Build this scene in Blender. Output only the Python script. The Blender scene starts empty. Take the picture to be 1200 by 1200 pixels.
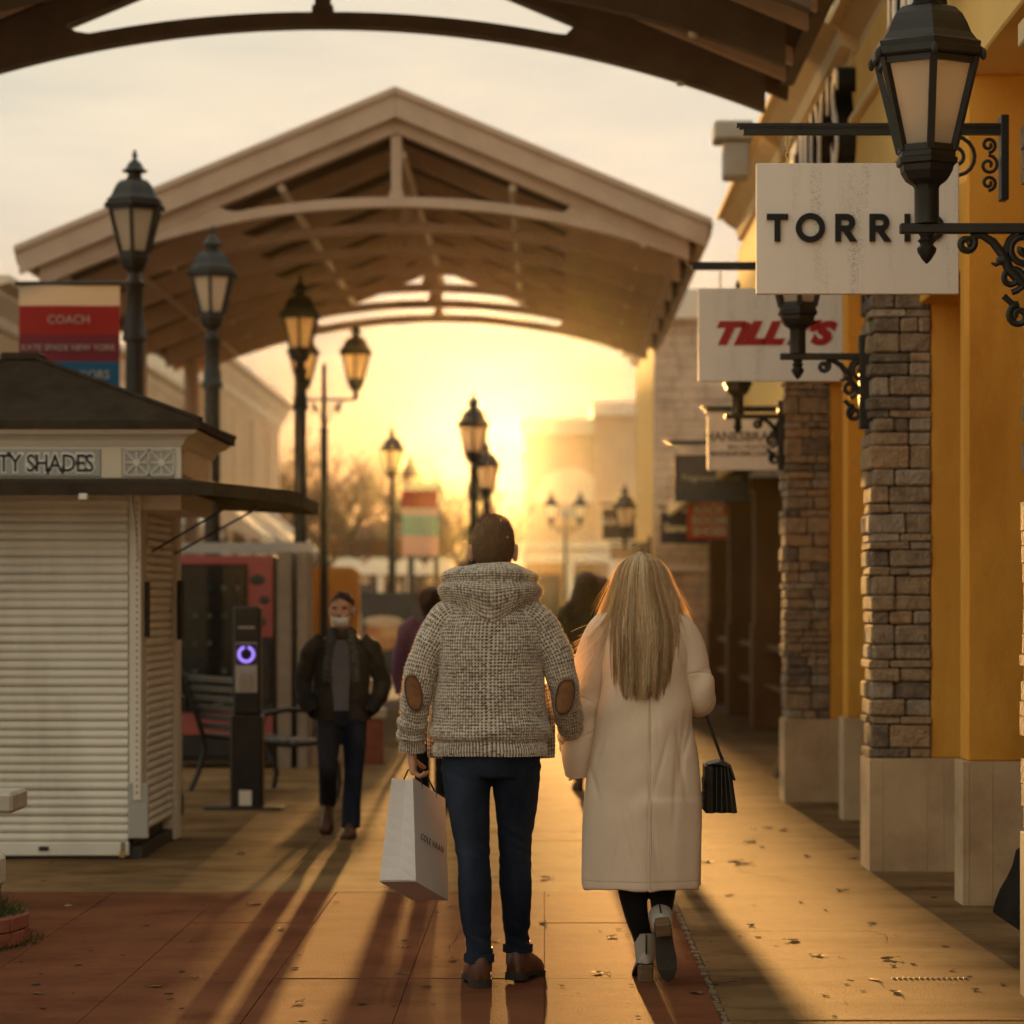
import bpy, bmesh, math, random
import numpy as np
from mathutils import Vector, Matrix, Euler, noise
random.seed(7); rng = np.random.default_rng(7)
PI = math.pi
SC = bpy.context.scene
COL = SC.collection
F = 3400.0                       # focal length in photograph pixels; eye height 1.45 m

# ---------------------------------------------------------------- camera
cam = bpy.data.cameras.new('camera')
cam.sensor_width = 36; cam.lens = F/1200*36
cam.shift_x = -38/1200; cam.shift_y = 112/1200
cam.clip_start = 0.1; cam.clip_end = 3000
cam.dof.use_dof = True; cam.dof.focus_distance = 11.3; cam.dof.aperture_fstop = 2.8
cam.dof.aperture_blades = 9
camo = bpy.data.objects.new('camera', cam); COL.objects.link(camo)
camo.location = (0, 0, 1.45); camo.rotation_euler = (PI/2, 0, 0)
SC.camera = camo

# ---------------------------------------------------------------- sky, sun, exposure
SUN_EL = math.radians(3.2); SUN_AZ = math.atan(-68/F)      # azimuth from +Y towards +X
w = bpy.data.worlds.new('World'); SC.world = w; w.use_nodes = True
nt = w.node_tree; nt.nodes.clear()
def wn(t, **k):
    n = nt.nodes.new(t)
    for a, b in k.items(): setattr(n, a, b)
    return n
out = wn('ShaderNodeOutputWorld'); bg = wn('ShaderNodeBackground')
sky = wn('ShaderNodeTexSky', sky_type='NISHITA', sun_disc=False)
sky.sun_elevation = SUN_EL; sky.sun_rotation = SUN_AZ; sky.altitude = 200
sky.air_density = 1.0; sky.dust_density = 1.6; sky.ozone_density = 1.0
tc = wn('ShaderNodeTexCoord')
mp = wn('ShaderNodeMapping'); mp.inputs['Scale'].default_value = (6, 6, 34)
nz = wn('ShaderNodeTexNoise'); nz.inputs['Scale'].default_value = 1.5; nz.inputs['Detail'].default_value = 7; nz.inputs['Roughness'].default_value = .55
cr = wn('ShaderNodeValToRGB'); cr.color_ramp.elements[0].position = .38; cr.color_ramp.elements[1].position = .72
cr.color_ramp.elements[0].color = (.93, .93, .93, 1); cr.color_ramp.elements[1].color = (1.12, 1.07, 1.0, 1)
tint = wn('ShaderNodeMix', data_type='RGBA', blend_type='MULTIPLY'); tint.inputs[0].default_value = 1
tint.inputs[7].default_value = (.028, .0145, .005, 1)
mul = wn('ShaderNodeMix', data_type='RGBA', blend_type='MULTIPLY'); mul.inputs[0].default_value = 1
L = nt.links.new
L(tc.outputs['Generated'], mp.inputs[0]); L(mp.outputs[0], nz.inputs['Vector']); L(nz.outputs['Fac'], cr.inputs[0])
L(sky.outputs[0], tint.inputs[6]); L(cr.outputs[0], mul.inputs[7])
veil = wn('ShaderNodeMix', data_type='RGBA', blend_type='ADD'); veil.inputs[0].default_value = 1
veil.inputs[7].default_value = (2.78, 2.76, 2.28, 1)          # thin high cloud over the whole sky
L(tint.outputs[2], veil.inputs[6]); L(veil.outputs[2], mul.inputs[6])
mp2 = wn('ShaderNodeMapping'); mp2.inputs['Scale'].default_value = (9, 9, 60); mp2.inputs['Location'].default_value = (.35, .2, .1)
nz2 = wn('ShaderNodeTexNoise'); nz2.inputs['Scale'].default_value = 1.3; nz2.inputs['Detail'].default_value = 8; nz2.inputs['Roughness'].default_value = .58
cr2 = wn('ShaderNodeValToRGB'); cr2.color_ramp.elements[0].position = .42; cr2.color_ramp.elements[1].position = .66
cr2.color_ramp.elements[0].color = (.98, .70, .36, 1); cr2.color_ramp.elements[1].color = (.66, .40, .18, 1)
sep = wn('ShaderNodeSeparateXYZ'); band = wn('ShaderNodeMapRange'); band.interpolation_type = 'SMOOTHSTEP'
band.inputs[1].default_value = .02; band.inputs[2].default_value = .15; band.inputs[3].default_value = 1; band.inputs[4].default_value = 0
bank = wn('ShaderNodeMix', data_type='RGBA', blend_type='MULTIPLY')
L(tc.outputs['Generated'], mp2.inputs[0]); L(mp2.outputs[0], nz2.inputs['Vector']); L(nz2.outputs['Fac'], cr2.inputs[0])
L(tc.outputs['Generated'], sep.inputs[0]); L(sep.outputs[2], band.inputs[0]); L(band.outputs[0], bank.inputs[0])
L(mul.outputs[2], bank.inputs[6]); L(cr2.outputs[0], bank.inputs[7])
L(bank.outputs[2], bg.inputs[0]); L(bg.outputs[0], out.inputs[0])
bg.inputs[1].default_value = 0.05
sun = bpy.data.lights.new('sun', 'SUN'); sun.energy = 4.4; sun.angle = math.radians(.6); sun.color = (1, .50, .14)
suno = bpy.data.objects.new('sun', sun); COL.objects.link(suno)
sd = Vector((math.sin(SUN_AZ)*math.cos(SUN_EL), math.cos(SUN_AZ)*math.cos(SUN_EL), math.sin(SUN_EL)))
suno.rotation_euler = sd.to_track_quat('Z', 'Y').to_euler(); suno.location = sd*60
vs = SC.view_settings
vs.view_transform = 'Standard'; vs.look = 'None'; vs.gamma = 1; vs.use_curve_mapping = False
vs.exposure = 2.38
SC.cycles.use_denoising = True
SC.cycles.max_bounces = 8; SC.cycles.volume_bounces = 0
SC.cycles.sample_clamp_indirect = 6

# ---------------------------------------------------------------- materials
def lk(nt, a, b): nt.links.new(a, b)
def material(name, c1, c2=None, rough=.7, scale=4, bump=0, bscale=60, metal=0, spec=.3, detail=5, stretch=(1,1,1), vcol=None, trans=0, ramp=(.35,.65), sheen=0, tcol=None, stain=0, sscale=1.1, sstretch=(1,1,1), scol=(.35,.3,.26)):
    m = bpy.data.materials.new(name); m.use_nodes = True
    t = m.node_tree; b = t.nodes['Principled BSDF']
    b.inputs['Roughness'].default_value = rough; b.inputs['Metallic'].default_value = metal
    b.inputs['Specular IOR Level'].default_value = spec
    if sheen: b.inputs['Sheen Weight'].default_value = sheen; b.inputs['Sheen Roughness'].default_value = .4
    co = t.nodes.new('ShaderNodeNewGeometry'); mpn = t.nodes.new('ShaderNodeMapping'); mpn.inputs['Scale'].default_value = stretch
    lk(t, co.outputs['Position'], mpn.inputs[0])
    col = None
    if c2 is not None:
        n = t.nodes.new('ShaderNodeTexNoise'); n.inputs['Scale'].default_value = scale; n.inputs['Detail'].default_value = detail; n.inputs['Roughness'].default_value = .6
        lk(t, mpn.outputs[0], n.inputs['Vector'])
        r = t.nodes.new('ShaderNodeValToRGB'); r.color_ramp.elements[0].position, r.color_ramp.elements[1].position = ramp
        r.color_ramp.elements[0].color = (*c1, 1); r.color_ramp.elements[1].color = (*c2, 1)
        lk(t, n.outputs['Fac'], r.inputs[0]); col = r.outputs[0]
    if stain:
        mps = t.nodes.new('ShaderNodeMapping'); mps.inputs['Scale'].default_value = sstretch; lk(t, co.outputs['Position'], mps.inputs[0])
        n3 = t.nodes.new('ShaderNodeTexNoise'); n3.inputs['Scale'].default_value = sscale; n3.inputs['Detail'].default_value = 10; n3.inputs['Roughness'].default_value = .68
        r3 = t.nodes.new('ShaderNodeValToRGB'); r3.color_ramp.elements[0].position = .47; r3.color_ramp.elements[1].position = .72
        r3.color_ramp.elements[0].color = (0,0,0,1); r3.color_ramp.elements[1].color = (stain,stain,stain,1)
        mx3 = t.nodes.new('ShaderNodeMix'); mx3.data_type = 'RGBA'; mx3.blend_type = 'MULTIPLY'; mx3.inputs[7].default_value = (*scol,1)
        lk(t, mps.outputs[0], n3.inputs['Vector']); lk(t, n3.outputs['Fac'], r3.inputs[0]); lk(t, r3.outputs[0], mx3.inputs[0]); lk(t, col, mx3.inputs[6]); col = mx3.outputs[2]
    if vcol:
        a = t.nodes.new('ShaderNodeAttribute'); a.attribute_name = vcol
        if col is None: col = a.outputs['Color']
        else:
            mx = t.nodes.new('ShaderNodeMix'); mx.data_type = 'RGBA'; mx.blend_type = 'MULTIPLY'; mx.inputs[0].default_value = 1
            lk(t, col, mx.inputs[6]); lk(t, a.outputs['Color'], mx.inputs[7]); col = mx.outputs[2]
    if col is not None: lk(t, col, b.inputs['Base Color'])
    else: b.inputs['Base Color'].default_value = (*c1, 1)
    if bump:
        n2 = t.nodes.new('ShaderNodeTexNoise'); n2.inputs['Scale'].default_value = bscale; n2.inputs['Detail'].default_value = 6
        lk(t, mpn.outputs[0], n2.inputs['Vector'])
        bp = t.nodes.new('ShaderNodeBump'); bp.inputs['Strength'].default_value = min(1, bump); bp.inputs['Distance'].default_value = .01*max(1, bump)
        lk(t, n2.outputs['Fac'], bp.inputs['Height']); lk(t, bp.outputs[0], b.inputs['Normal'])
    if trans:
        tr = t.nodes.new('ShaderNodeBsdfTranslucent'); ms = t.nodes.new('ShaderNodeMixShader'); ms.inputs[0].default_value = trans
        if tcol is not None: tr.inputs[0].default_value = (*tcol, 1)
        elif col is not None: lk(t, col, tr.inputs[0])
        else: tr.inputs[0].default_value = (*c1, 1)
        o = t.nodes['Material Output']
        lk(t, b.outputs[0], ms.inputs[1]); lk(t, tr.outputs[0], ms.inputs[2]); lk(t, ms.outputs[0], o.inputs['Surface'])
    return m
M = {}
def mm(name, *a, **k): M[name] = material(name, *a, **k)
mm('concrete', (.165,.10,.048), (.25,.158,.08), stain=1, sscale=1.5, sstretch=(.7,1.5,1), scol=(.36,.29,.24), rough=.85, scale=1.6, bump=.25, bscale=90, detail=9, spec=.012)
mm('red_concrete', (.135,.052,.028), (.195,.078,.04), stain=.7, sscale=1.9, scol=(.5,.42,.38), rough=.85, scale=1.3, bump=.25, bscale=80, detail=9, spec=.012)
mm('joint', (.08,.045,.03), (.11,.065,.04), rough=.95, scale=20)
mm('ground', (.36,.30,.23), (.44,.37,.29), rough=.9, scale=.4, detail=9, spec=.1)  # kept pale so the out-of-view ground bounces light onto the signs
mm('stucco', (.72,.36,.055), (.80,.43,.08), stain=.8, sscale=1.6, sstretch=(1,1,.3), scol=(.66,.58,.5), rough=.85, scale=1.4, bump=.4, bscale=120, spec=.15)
mm('stucco_lit', (.82,.55,.19), (.86,.61,.24), rough=.85, scale=1.4, bump=.3, bscale=140, spec=.15)  # paler copy of stucco: sunlight on the walls put into the colour
mm('trim', (.78,.6,.34), (.84,.67,.4), rough=.7, scale=3, spec=.2)
mm('plinth', (.50,.375,.235), (.62,.48,.31), stain=.6, sscale=2.6, scol=(.55,.47,.4), rough=.8, scale=3, bump=.3, bscale=200)
for i, (a, b) in enumerate([((.20,.15,.105),(.37,.29,.205)), ((.26,.185,.12),(.42,.315,.21)), ((.13,.105,.085),(.25,.2,.155)), ((.31,.21,.125),(.46,.335,.205)), ((.3,.25,.2),(.41,.35,.275))]):
    mm('stone%d' % i, a, b, rough=.85, scale=14, bump=1.6, bscale=45, detail=8, spec=.2)
mm('mortar', (.07,.058,.045), (.12,.1,.08), rough=.95, scale=30)
mm('black_metal', (.012,.012,.011), (.02,.019,.017), rough=.42, scale=12, spec=.45)
mm('matte_black', (.014,.013,.012), (.022,.02,.018), rough=.95, scale=8, spec=.03)
mm('dark_metal', (.03,.027,.024), (.045,.04,.036), rough=.5, scale=8, spec=.4)
mm('steel', (.4,.38,.35), rough=.35, metal=1)
mm('brass', (.75,.55,.25), rough=.3, metal=1)
mm('frosted_glass', (.75,.7,.64), rough=.3, spec=.5, trans=.7, tcol=(.95,.9,.82))
mm('glass_dark', (.03,.035,.04), rough=.08, spec=.8)
mm('glass_warm', (.5,.3,.1), (.75,.5,.2), rough=.25, scale=25, spec=.6, trans=.4, tcol=(.9,.55,.18))
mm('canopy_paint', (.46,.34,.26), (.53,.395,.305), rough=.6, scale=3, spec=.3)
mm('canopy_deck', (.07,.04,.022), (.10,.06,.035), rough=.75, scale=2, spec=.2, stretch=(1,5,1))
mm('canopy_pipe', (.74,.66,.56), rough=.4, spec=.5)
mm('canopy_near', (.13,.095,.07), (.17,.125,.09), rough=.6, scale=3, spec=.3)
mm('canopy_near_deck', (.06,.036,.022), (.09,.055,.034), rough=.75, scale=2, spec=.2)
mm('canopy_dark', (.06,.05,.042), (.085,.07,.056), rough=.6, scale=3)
mm('white_sign', (.86,.81,.77), (.90,.86,.82), rough=.6, scale=3)
mm('shutter', (.72,.685,.62), (.80,.76,.69), stain=.55, sscale=2.4, sstretch=(1,1,.22), scol=(.62,.56,.48), rough=.45, scale=2, spec=.4)
mm('cream', (.68,.58,.45), (.76,.66,.52), rough=.6, scale=2)
mm('cream_paint', (.68,.62,.54), (.74,.68,.6), rough=.5, scale=2)
mm('grey_panel', (.36,.35,.33), (.42,.41,.39), rough=.6, scale=3)
mm('roof_dark', (.04,.03,.021), (.06,.045,.032), rough=.95, spec=.02, scale=6, bump=.3, bscale=60)
mm('white_letter', (.85,.83,.8), rough=.5)
mm('black_letter', (.014,.014,.014), rough=.45)
mm('red_letter', (.42,.02,.02), rough=.5)
mm('grey_letter', (.16,.14,.13), rough=.6)
mm('navy', (.025,.025,.065), (.035,.033,.08), rough=.6, scale=4)
mm('slate_blue', (.045,.05,.065), (.06,.065,.08), rough=.6, scale=4)
mm('red_panel', (.55,.09,.05), (.62,.11,.06), rough=.6, scale=4)
mm('maroon', (.17,.03,.05), rough=.7)
mm('banner_red', (.30,.035,.03), rough=.7, trans=.25)
mm('banner_white', (.5,.48,.45), rough=.7, trans=.3)
mm('banner_maroon', (.19,.035,.06), rough=.7, trans=.2)
mm('banner_blue', (.015,.13,.28), rough=.7, trans=.25)
mm('banner_green', (.26,.4,.36), rough=.7, trans=.25)
mm('brown_paint', (.13,.06,.02), (.18,.09,.03), rough=.6, scale=3, stretch=(1,1,.2))
mm('orange_panel', (.46,.19,.03), (.54,.24,.04), rough=.6, scale=2, trans=.12)
mm('pink_panel', (.30,.075,.07), (.35,.09,.085), rough=.5, scale=2)
mm('pink', (.6,.36,.34), rough=.6)
mm('far_tan', (.58,.42,.27), (.66,.49,.32), rough=.9, scale=.5)
mm('far_brown', (.28,.17,.09), (.34,.21,.11), rough=.8, scale=.6)
mm('far_cream', (.72,.64,.52), rough=.8)
mm('bark', (.09,.065,.045), (.14,.1,.07), rough=.9, scale=8)
mm('leaf_dry', (.085,.045,.02), (.19,.11,.05), rough=.7, scale=20, trans=.15)
mm('leaf_tan', (.3,.2,.1), (.42,.3,.16), rough=.7, scale=20, trans=.2)
mm('grass', (.05,.07,.02), (.09,.11,.035), rough=.8, scale=9, trans=.2)
mm('brick_red', (.22,.075,.05), (.3,.11,.07), rough=.85, scale=9, bump=.5, bscale=60)
mm('stone_cap', (.46,.42,.35), (.54,.49,.42), rough=.8, scale=5, bump=.4, bscale=90)
mm('skin', (.50,.27,.17), (.56,.32,.21), rough=.5, scale=9, spec=.35)
mm('knit', (.9,.88,.86), (1,1,1), rough=.9, scale=40, vcol='Col', spec=.1, sheen=.25)
mm('suede', (.17,.08,.033), (.24,.115,.05), rough=.9, scale=25, sheen=.3)
mm('denim', (.010,.014,.028), (.034,.045,.074), rough=.85, scale=4.5, bump=.4, bscale=500, stretch=(1,1,.35), spec=.12)
mm('boot_leather', (.075,.028,.015), (.13,.05,.026), rough=.42, scale=9, spec=.45)
mm('sole', (.03,.024,.02), (.05,.04,.03), rough=.8, scale=20)
mm('wool', (.74,.59,.465), (.80,.65,.52), rough=.9, scale=5, bump=.3, bscale=420, spec=.1, sheen=.06)
mm('wool_seam', (.45,.36,.28), rough=.9)
mm('black_cloth', (.009,.008,.008), (.018,.015,.013), rough=.9, scale=10, spec=.15, sheen=.1)
mm('dark_jacket', (.016,.014,.012), (.03,.025,.021), rough=.75, scale=8, bump=.5, bscale=40, spec=.25)
mm('grey_shirt', (.10,.10,.115), (.14,.14,.155), rough=.9, scale=6)
mm('scarf', (.03,.027,.026), (.09,.083,.078), rough=.95, scale=35, stretch=(1,1,2))
mm('purple_coat', (.085,.03,.075), (.12,.045,.10), rough=.9, scale=6, sheen=.2)
mm('mask_white', (.78,.77,.76), rough=.8, trans=.15)
mm('hair_brown', (.03,.015,.007), (.065,.034,.016), rough=.55, scale=90, stretch=(1,1,.2), spec=.35, trans=.25, tcol=(.45,.2,.06))
mm('hair_short', (.12,.07,.036), (.22,.135,.072), rough=.7, scale=120, spec=.2, bump=.5, bscale=300, trans=.2, tcol=(.6,.3,.1))
mm('hair_blond', (.92,.92,.92), (1,1,1), rough=.42, scale=60, vcol='Col', spec=.35, trans=.42, tcol=(1,.8,.5), stretch=(1,1,.15))
mm('boot_grey', (.40,.36,.32), (.48,.44,.4), rough=.45, scale=10, spec=.4)
mm('heel_brown', (.14,.085,.045), (.2,.125,.07), rough=.6, scale=18, stretch=(1,1,5))
mm('bag_leather', (.014,.012,.011), (.028,.024,.021), rough=.38, scale=14, spec=.5)
mm('paper', (.80,.74,.74), (.84,.79,.79), rough=.55, scale=2, trans=.3)
mm('cord', (.05,.03,.022), rough=.7)
mm('purple_glow', (.25,.18,.6), rough=.4)
pg = M['purple_glow'].node_tree.nodes['Principled BSDF']
pg.inputs['Emission Color'].default_value = (.36,.22,.95,1); pg.inputs['Emission Strength'].default_value = .22
mm('product_glow', (.1,.35,.35), rough=.4)
mm('food', (.35,.12,.05), (.6,.38,.2), rough=.6, scale=5)
mm('clear_dark', (.02,.02,.02), rough=.05, spec=.5)
_t = M['clear_dark'].node_tree; _tr = _t.nodes.new('ShaderNodeBsdfTransparent'); _ms = _t.nodes.new('ShaderNodeMixShader'); _ms.inputs[0].default_value = .6
_tr.inputs[0].default_value = (.8,.85,.85,1)
lk(_t,_t.nodes['Principled BSDF'].outputs[0],_ms.inputs[1]); lk(_t,_tr.outputs[0],_ms.inputs[2]); lk(_t,_ms.outputs[0],_t.nodes['Material Output'].inputs['Surface'])
mm('fuzz_knit', (.7,.6,.48), rough=.9, trans=.5, tcol=(.95,.7,.4))
mm('fuzz_wool', (.74,.6,.48), rough=.9, trans=.5, tcol=(1,.8,.55))
mm('gum', (.04,.03,.022), (.07,.052,.038), rough=1, spec=0)
mm('pale_facing', (.46,.37,.28), (.66,.54,.42), rough=.9, scale=3, bump=.6, bscale=12)
mm('dull_board', (.22,.18,.14), (.28,.23,.18), rough=.8, scale=4)
mm('eye', (.03,.02,.015), rough=.2)
mm('edge_stone', (.14,.095,.055), (.26,.18,.11), rough=.9, scale=16, bump=.5, bscale=60)
mm('pale_stone', (.5,.42,.33), (.6,.51,.41), rough=.9, scale=6, bump=.8, bscale=20)

# ---------------------------------------------------------------- mesh helpers
def tag(o, label=None, cat=None, group=None, kind=None):
    for k, v in (('label', label), ('category', cat), ('group', group), ('kind', kind)):
        if v: o[k] = v
    return o
def thing(name, label, cat, loc=(0,0,0), rz=0, group=None):
    o = bpy.data.objects.new(name, None); COL.objects.link(o); o.empty_display_size = .1
    o.location = loc; o.rotation_euler = (0,0,rz)
    return tag(o, label, cat, group)
def link(name, me, mat=None, parent=None, loc=None):
    o = bpy.data.objects.new(name, me); COL.objects.link(o)
    if mat is not None and len(me.materials) == 0: me.materials.append(M[mat] if isinstance(mat, str) else mat)
    if parent: o.parent = parent
    if loc is not None: o.location = loc
    return o
class MB:
    def __init__(s): s.v = []; s.f = []; s.T = None
    def add(s, vs, fs):
        n = len(s.v)
        if s.T is not None: vs = [tuple(s.T @ Vector(v)) for v in vs]
        s.v += [tuple(v) for v in vs]; s.f += [tuple(i+n for i in f) for f in fs]; return s
    def box(s, x0,x1,y0,y1,z0,z1):
        v = [(x,y,z) for z in (z0,z1) for y in (y0,y1) for x in (x0,x1)]
        return s.add(v, [(0,2,3,1),(4,5,7,6),(0,1,5,4),(2,6,7,3),(0,4,6,2),(1,3,7,5)])
    def prism(s, poly, a0, a1, axis='y'):
        n = len(poly)
        mk = {'y': lambda p,a: (p[0],a,p[1]), 'x': lambda p,a: (a,p[0],p[1]), 'z': lambda p,a: (p[0],p[1],a)}[axis]
        v = [mk(p,a0) for p in poly]+[mk(p,a1) for p in poly]
        f = [tuple(range(n)), tuple(range(2*n-1,n-1,-1))]
        f += [(i,i+n,(i+1)%n+n,(i+1)%n) for i in range(n)]
        return s.add(v, f)
    def beam(s, p0, p1, w, h, up=(0,0,1)):
        p0, p1 = Vector(p0), Vector(p1); d = (p1-p0).normalized(); r = d.cross(Vector(up))
        if r.length < 1e-4: r = Vector((1,0,0))
        r.normalize(); u = r.cross(d)
        v = [tuple(p + r*a*w/2 + u*b*h/2) for p in (p0,p1) for a,b in ((-1,-1),(1,-1),(1,1),(-1,1))]
        return s.add(v, [(0,1,2,3),(7,6,5,4),(0,4,5,1),(1,5,6,2),(2,6,7,3),(3,7,4,0)])
    def tube(s, pts, r, n=8, cap=True):
        pts = [Vector(p) for p in pts]; k = len(pts)
        rs = r if hasattr(r, '__len__') else [r]*k
        t0 = (pts[1]-pts[0]).normalized()
        ref = Vector((1,0,0)) if abs(t0.x) < .9 else Vector((0,1,0))
        a = t0.cross(ref).normalized(); v = []
        for i, p in enumerate(pts):
            t = (pts[min(i+1,k-1)]-pts[max(i-1,0)])
            if t.length < 1e-9: t = t0
            t.normalize(); a = (a - t*a.dot(t)); a.normalize(); b = t.cross(a)
            for j in range(n):
                an = 2*PI*j/n; v.append(tuple(p + (a*math.cos(an)+b*math.sin(an))*rs[i]))
        f = [(i*n+j, i*n+(j+1)%n, (i+1)*n+(j+1)%n, (i+1)*n+j) for i in range(k-1) for j in range(n)]
        if cap: f += [tuple(range(n-1,-1,-1)), tuple((k-1)*n+j for j in range(n))]
        return s.add(v, f)
    def lathe(s, prof, n=16, c=(0,0,0), rot=0):
        v = []; k = len(prof)
        for r, z in prof:
            for j in range(n):
                a = 2*PI*j/n+rot; v.append((c[0]+r*math.cos(a), c[1]+r*math.sin(a), c[2]+z))
        f = [(i*n+j, i*n+(j+1)%n, (i+1)*n+(j+1)%n, (i+1)*n+j) for i in range(k-1) for j in range(n)]
        f += [tuple(range(n-1,-1,-1)), tuple((k-1)*n+j for j in range(n))]
        return s.add(v, f)
    def ell(s, c, r, n=16, m=10, R=None):
        v = []; 
        for i in range(m+1):
            th = PI*i/m
            for j in range(n):
                a = 2*PI*j/n
                p = Vector((r[0]*math.sin(th)*math.cos(a), r[1]*math.sin(th)*math.sin(a), r[2]*math.cos(th)))
                if R: p = R @ p
                v.append(tuple(p+Vector(c)))
        f = [(i*n+j, (i+1)*n+j, (i+1)*n+(j+1)%n, i*n+(j+1)%n) for i in range(m) for j in range(n)]
        return s.add(v, f)
    def grid(s, V, wrap=True):
        R_, S_ = V.shape[:2]; f = []
        for i in range(R_-1):
            for j in range(S_ if wrap else S_-1):
                f.append((i*S_+j, i*S_+(j+1)%S_, (i+1)*S_+(j+1)%S_, (i+1)*S_+j))
        return s.add([tuple(p) for p in V.reshape(-1,3)], f)
    def mesh(s, name, smooth=False, bevel=0, fix=True):
        me = bpy.data.meshes.new(name); me.from_pydata(s.v, [], s.f)
        if fix or bevel:
            bm = bmesh.new(); bm.from_mesh(me)
            bmesh.ops.recalc_face_normals(bm, faces=bm.faces)
            if bevel: bmesh.ops.bevel(bm, geom=list(bm.edges), offset=bevel, segments=1, affect='EDGES', clamp_overlap=True)
            bm.to_mesh(me); bm.free()
        if smooth: 
            me.polygons.foreach_set('use_smooth', [True]*len(me.polygons))
            if smooth != 'all': me.set_sharp_from_angle(angle=math.radians(40))
        return me
    def build(s, name, mat, parent=None, smooth=False, bevel=0, loc=None, off=None, fix=True):
        if off is not None: s.v = [(x-off[0],y-off[1],z-off[2]) for x,y,z in s.v]
        return link(name, s.mesh(name, smooth, bevel, fix), mat, parent, loc)
def copy_tree(o, parent=None):
    c = o.copy(); COL.objects.link(c); c.parent = parent
    for ch in list(o.children): copy_tree(ch, c)
    return c
def text(name, body, size, mat, parent, matrix, extrude=.004, offset=0, shear=0, spacing=1, align='CENTER'):
    cu = bpy.data.curves.new(name, 'FONT'); cu.body = body; cu.size = size; cu.extrude = extrude; cu.offset = offset
    cu.shear = shear; cu.space_character = spacing; cu.align_x = align; cu.align_y = 'CENTER'; cu.resolution_u = 3
    o = bpy.data.objects.new(name, cu); COL.objects.link(o)
    dg = bpy.context.evaluated_depsgraph_get()
    me = bpy.data.meshes.new_from_object(o.evaluated_get(dg))
    bpy.data.objects.remove(o); bpy.data.curves.remove(cu)
    me.transform(matrix); me.materials.clear()
    return link(name, me, mat, parent)
FACE = Matrix(((1,0,0,0),(0,0,-1,0),(0,1,0,0),(0,0,0,1)))   # text upright in XZ, read from -Y
def at(x, y, z): return Matrix.Translation((x,y,z)) @ FACE
def cr_interp(keys, ts):
    """Catmull-Rom through rows of keys (first column is t)."""
    K = np.array(keys, float); t = K[:,0]; P = K[:,1:]; o = []
    n = len(t)
    m = np.zeros_like(P)
    for i in range(n):
        if i == 0: m[i] = (P[1]-P[0])/(t[1]-t[0])
        elif i == n-1: m[i] = (P[-1]-P[-2])/(t[-1]-t[-2])
        else: m[i] = (P[i+1]-P[i-1])/(t[i+1]-t[i-1])
    for q in ts:
        i = min(max(int(np.searchsorted(t, q))-1, 0), n-2); h = t[i+1]-t[i]; s = (q-t[i])/h
        o.append((2*s**3-3*s*s+1)*P[i]+(s**3-2*s*s+s)*h*m[i]+(-2*s**3+3*s*s)*P[i+1]+(s**3-s*s)*h*m[i+1])
    return np.array(o)
def loft_z(keys, rows, seg, ex=2.0):
    """keys: (z, cx, cy, rx, ry); horizontal rings; angle 0 is the back (-Y), going towards +X."""
    ts = np.linspace(keys[0][0], keys[-1][0], rows); Q = cr_interp(keys, ts)
    a = np.arange(seg)/seg*2*PI
    sx, sy = np.sin(a), -np.cos(a)
    if ex != 2: sx = np.sign(sx)*np.abs(sx)**(2/ex); sy = np.sign(sy)*np.abs(sy)**(2/ex)
    V = np.zeros((rows, seg, 3))
    V[:,:,0] = Q[:,0,None]+Q[:,2,None]*sx; V[:,:,1] = Q[:,1,None]+Q[:,3,None]*sy; V[:,:,2] = ts[:,None]
    return V
def loft_path(keys, rows, seg, flat=1.0):
    """keys: (x,y,z,r[,r2]) along a limb; rings across the path."""
    if max(map(len, keys)) > 4: keys = [tuple(k) if len(k) > 4 else (*k, k[3]) for k in keys]
    P = np.array(keys, float); d = np.r_[0, np.cumsum(np.linalg.norm(np.diff(P[:,:3], axis=0), axis=1))]
    ts = np.linspace(0, d[-1], rows); Q = cr_interp(np.c_[d, P], ts)
    T = np.gradient(Q[:,:3], axis=0); T /= np.linalg.norm(T, axis=1)[:,None]
    V = np.zeros((rows, seg, 3)); a = np.arange(seg)/seg*2*PI
    ax = np.array((1.,0,0))
    for i in range(rows):
        ax = ax - T[i]*ax.dot(T[i]); ax /= np.linalg.norm(ax); bx = np.cross(T[i], ax)
        r2 = Q[i,4] if Q.shape[1] > 4 else Q[i,3]*flat
        # angle 0 = -bx side
        V[i] = Q[i,:3] + Q[i,3]*np.sin(a)[:,None]*ax + r2*np.cos(a)[:,None]*bx
    return V
def normals(V):
    du = np.roll(V,-1,1)-np.roll(V,1,1); dv = np.gradient(V, axis=0)
    n = np.cross(du, dv); n /= (np.linalg.norm(n, axis=2)[:,:,None]+1e-9)
    c = V.mean(1, keepdims=True); s = np.sign(((V-c)*n).sum(2).mean()); return n*(s if s else 1)
def fbm(V, f, seed=0.0):
    P = V.reshape(-1,3)*np.array(f)+seed
    return np.array([noise.noise(Vector(p)) for p in P]).reshape(V.shape[:2])
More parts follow.
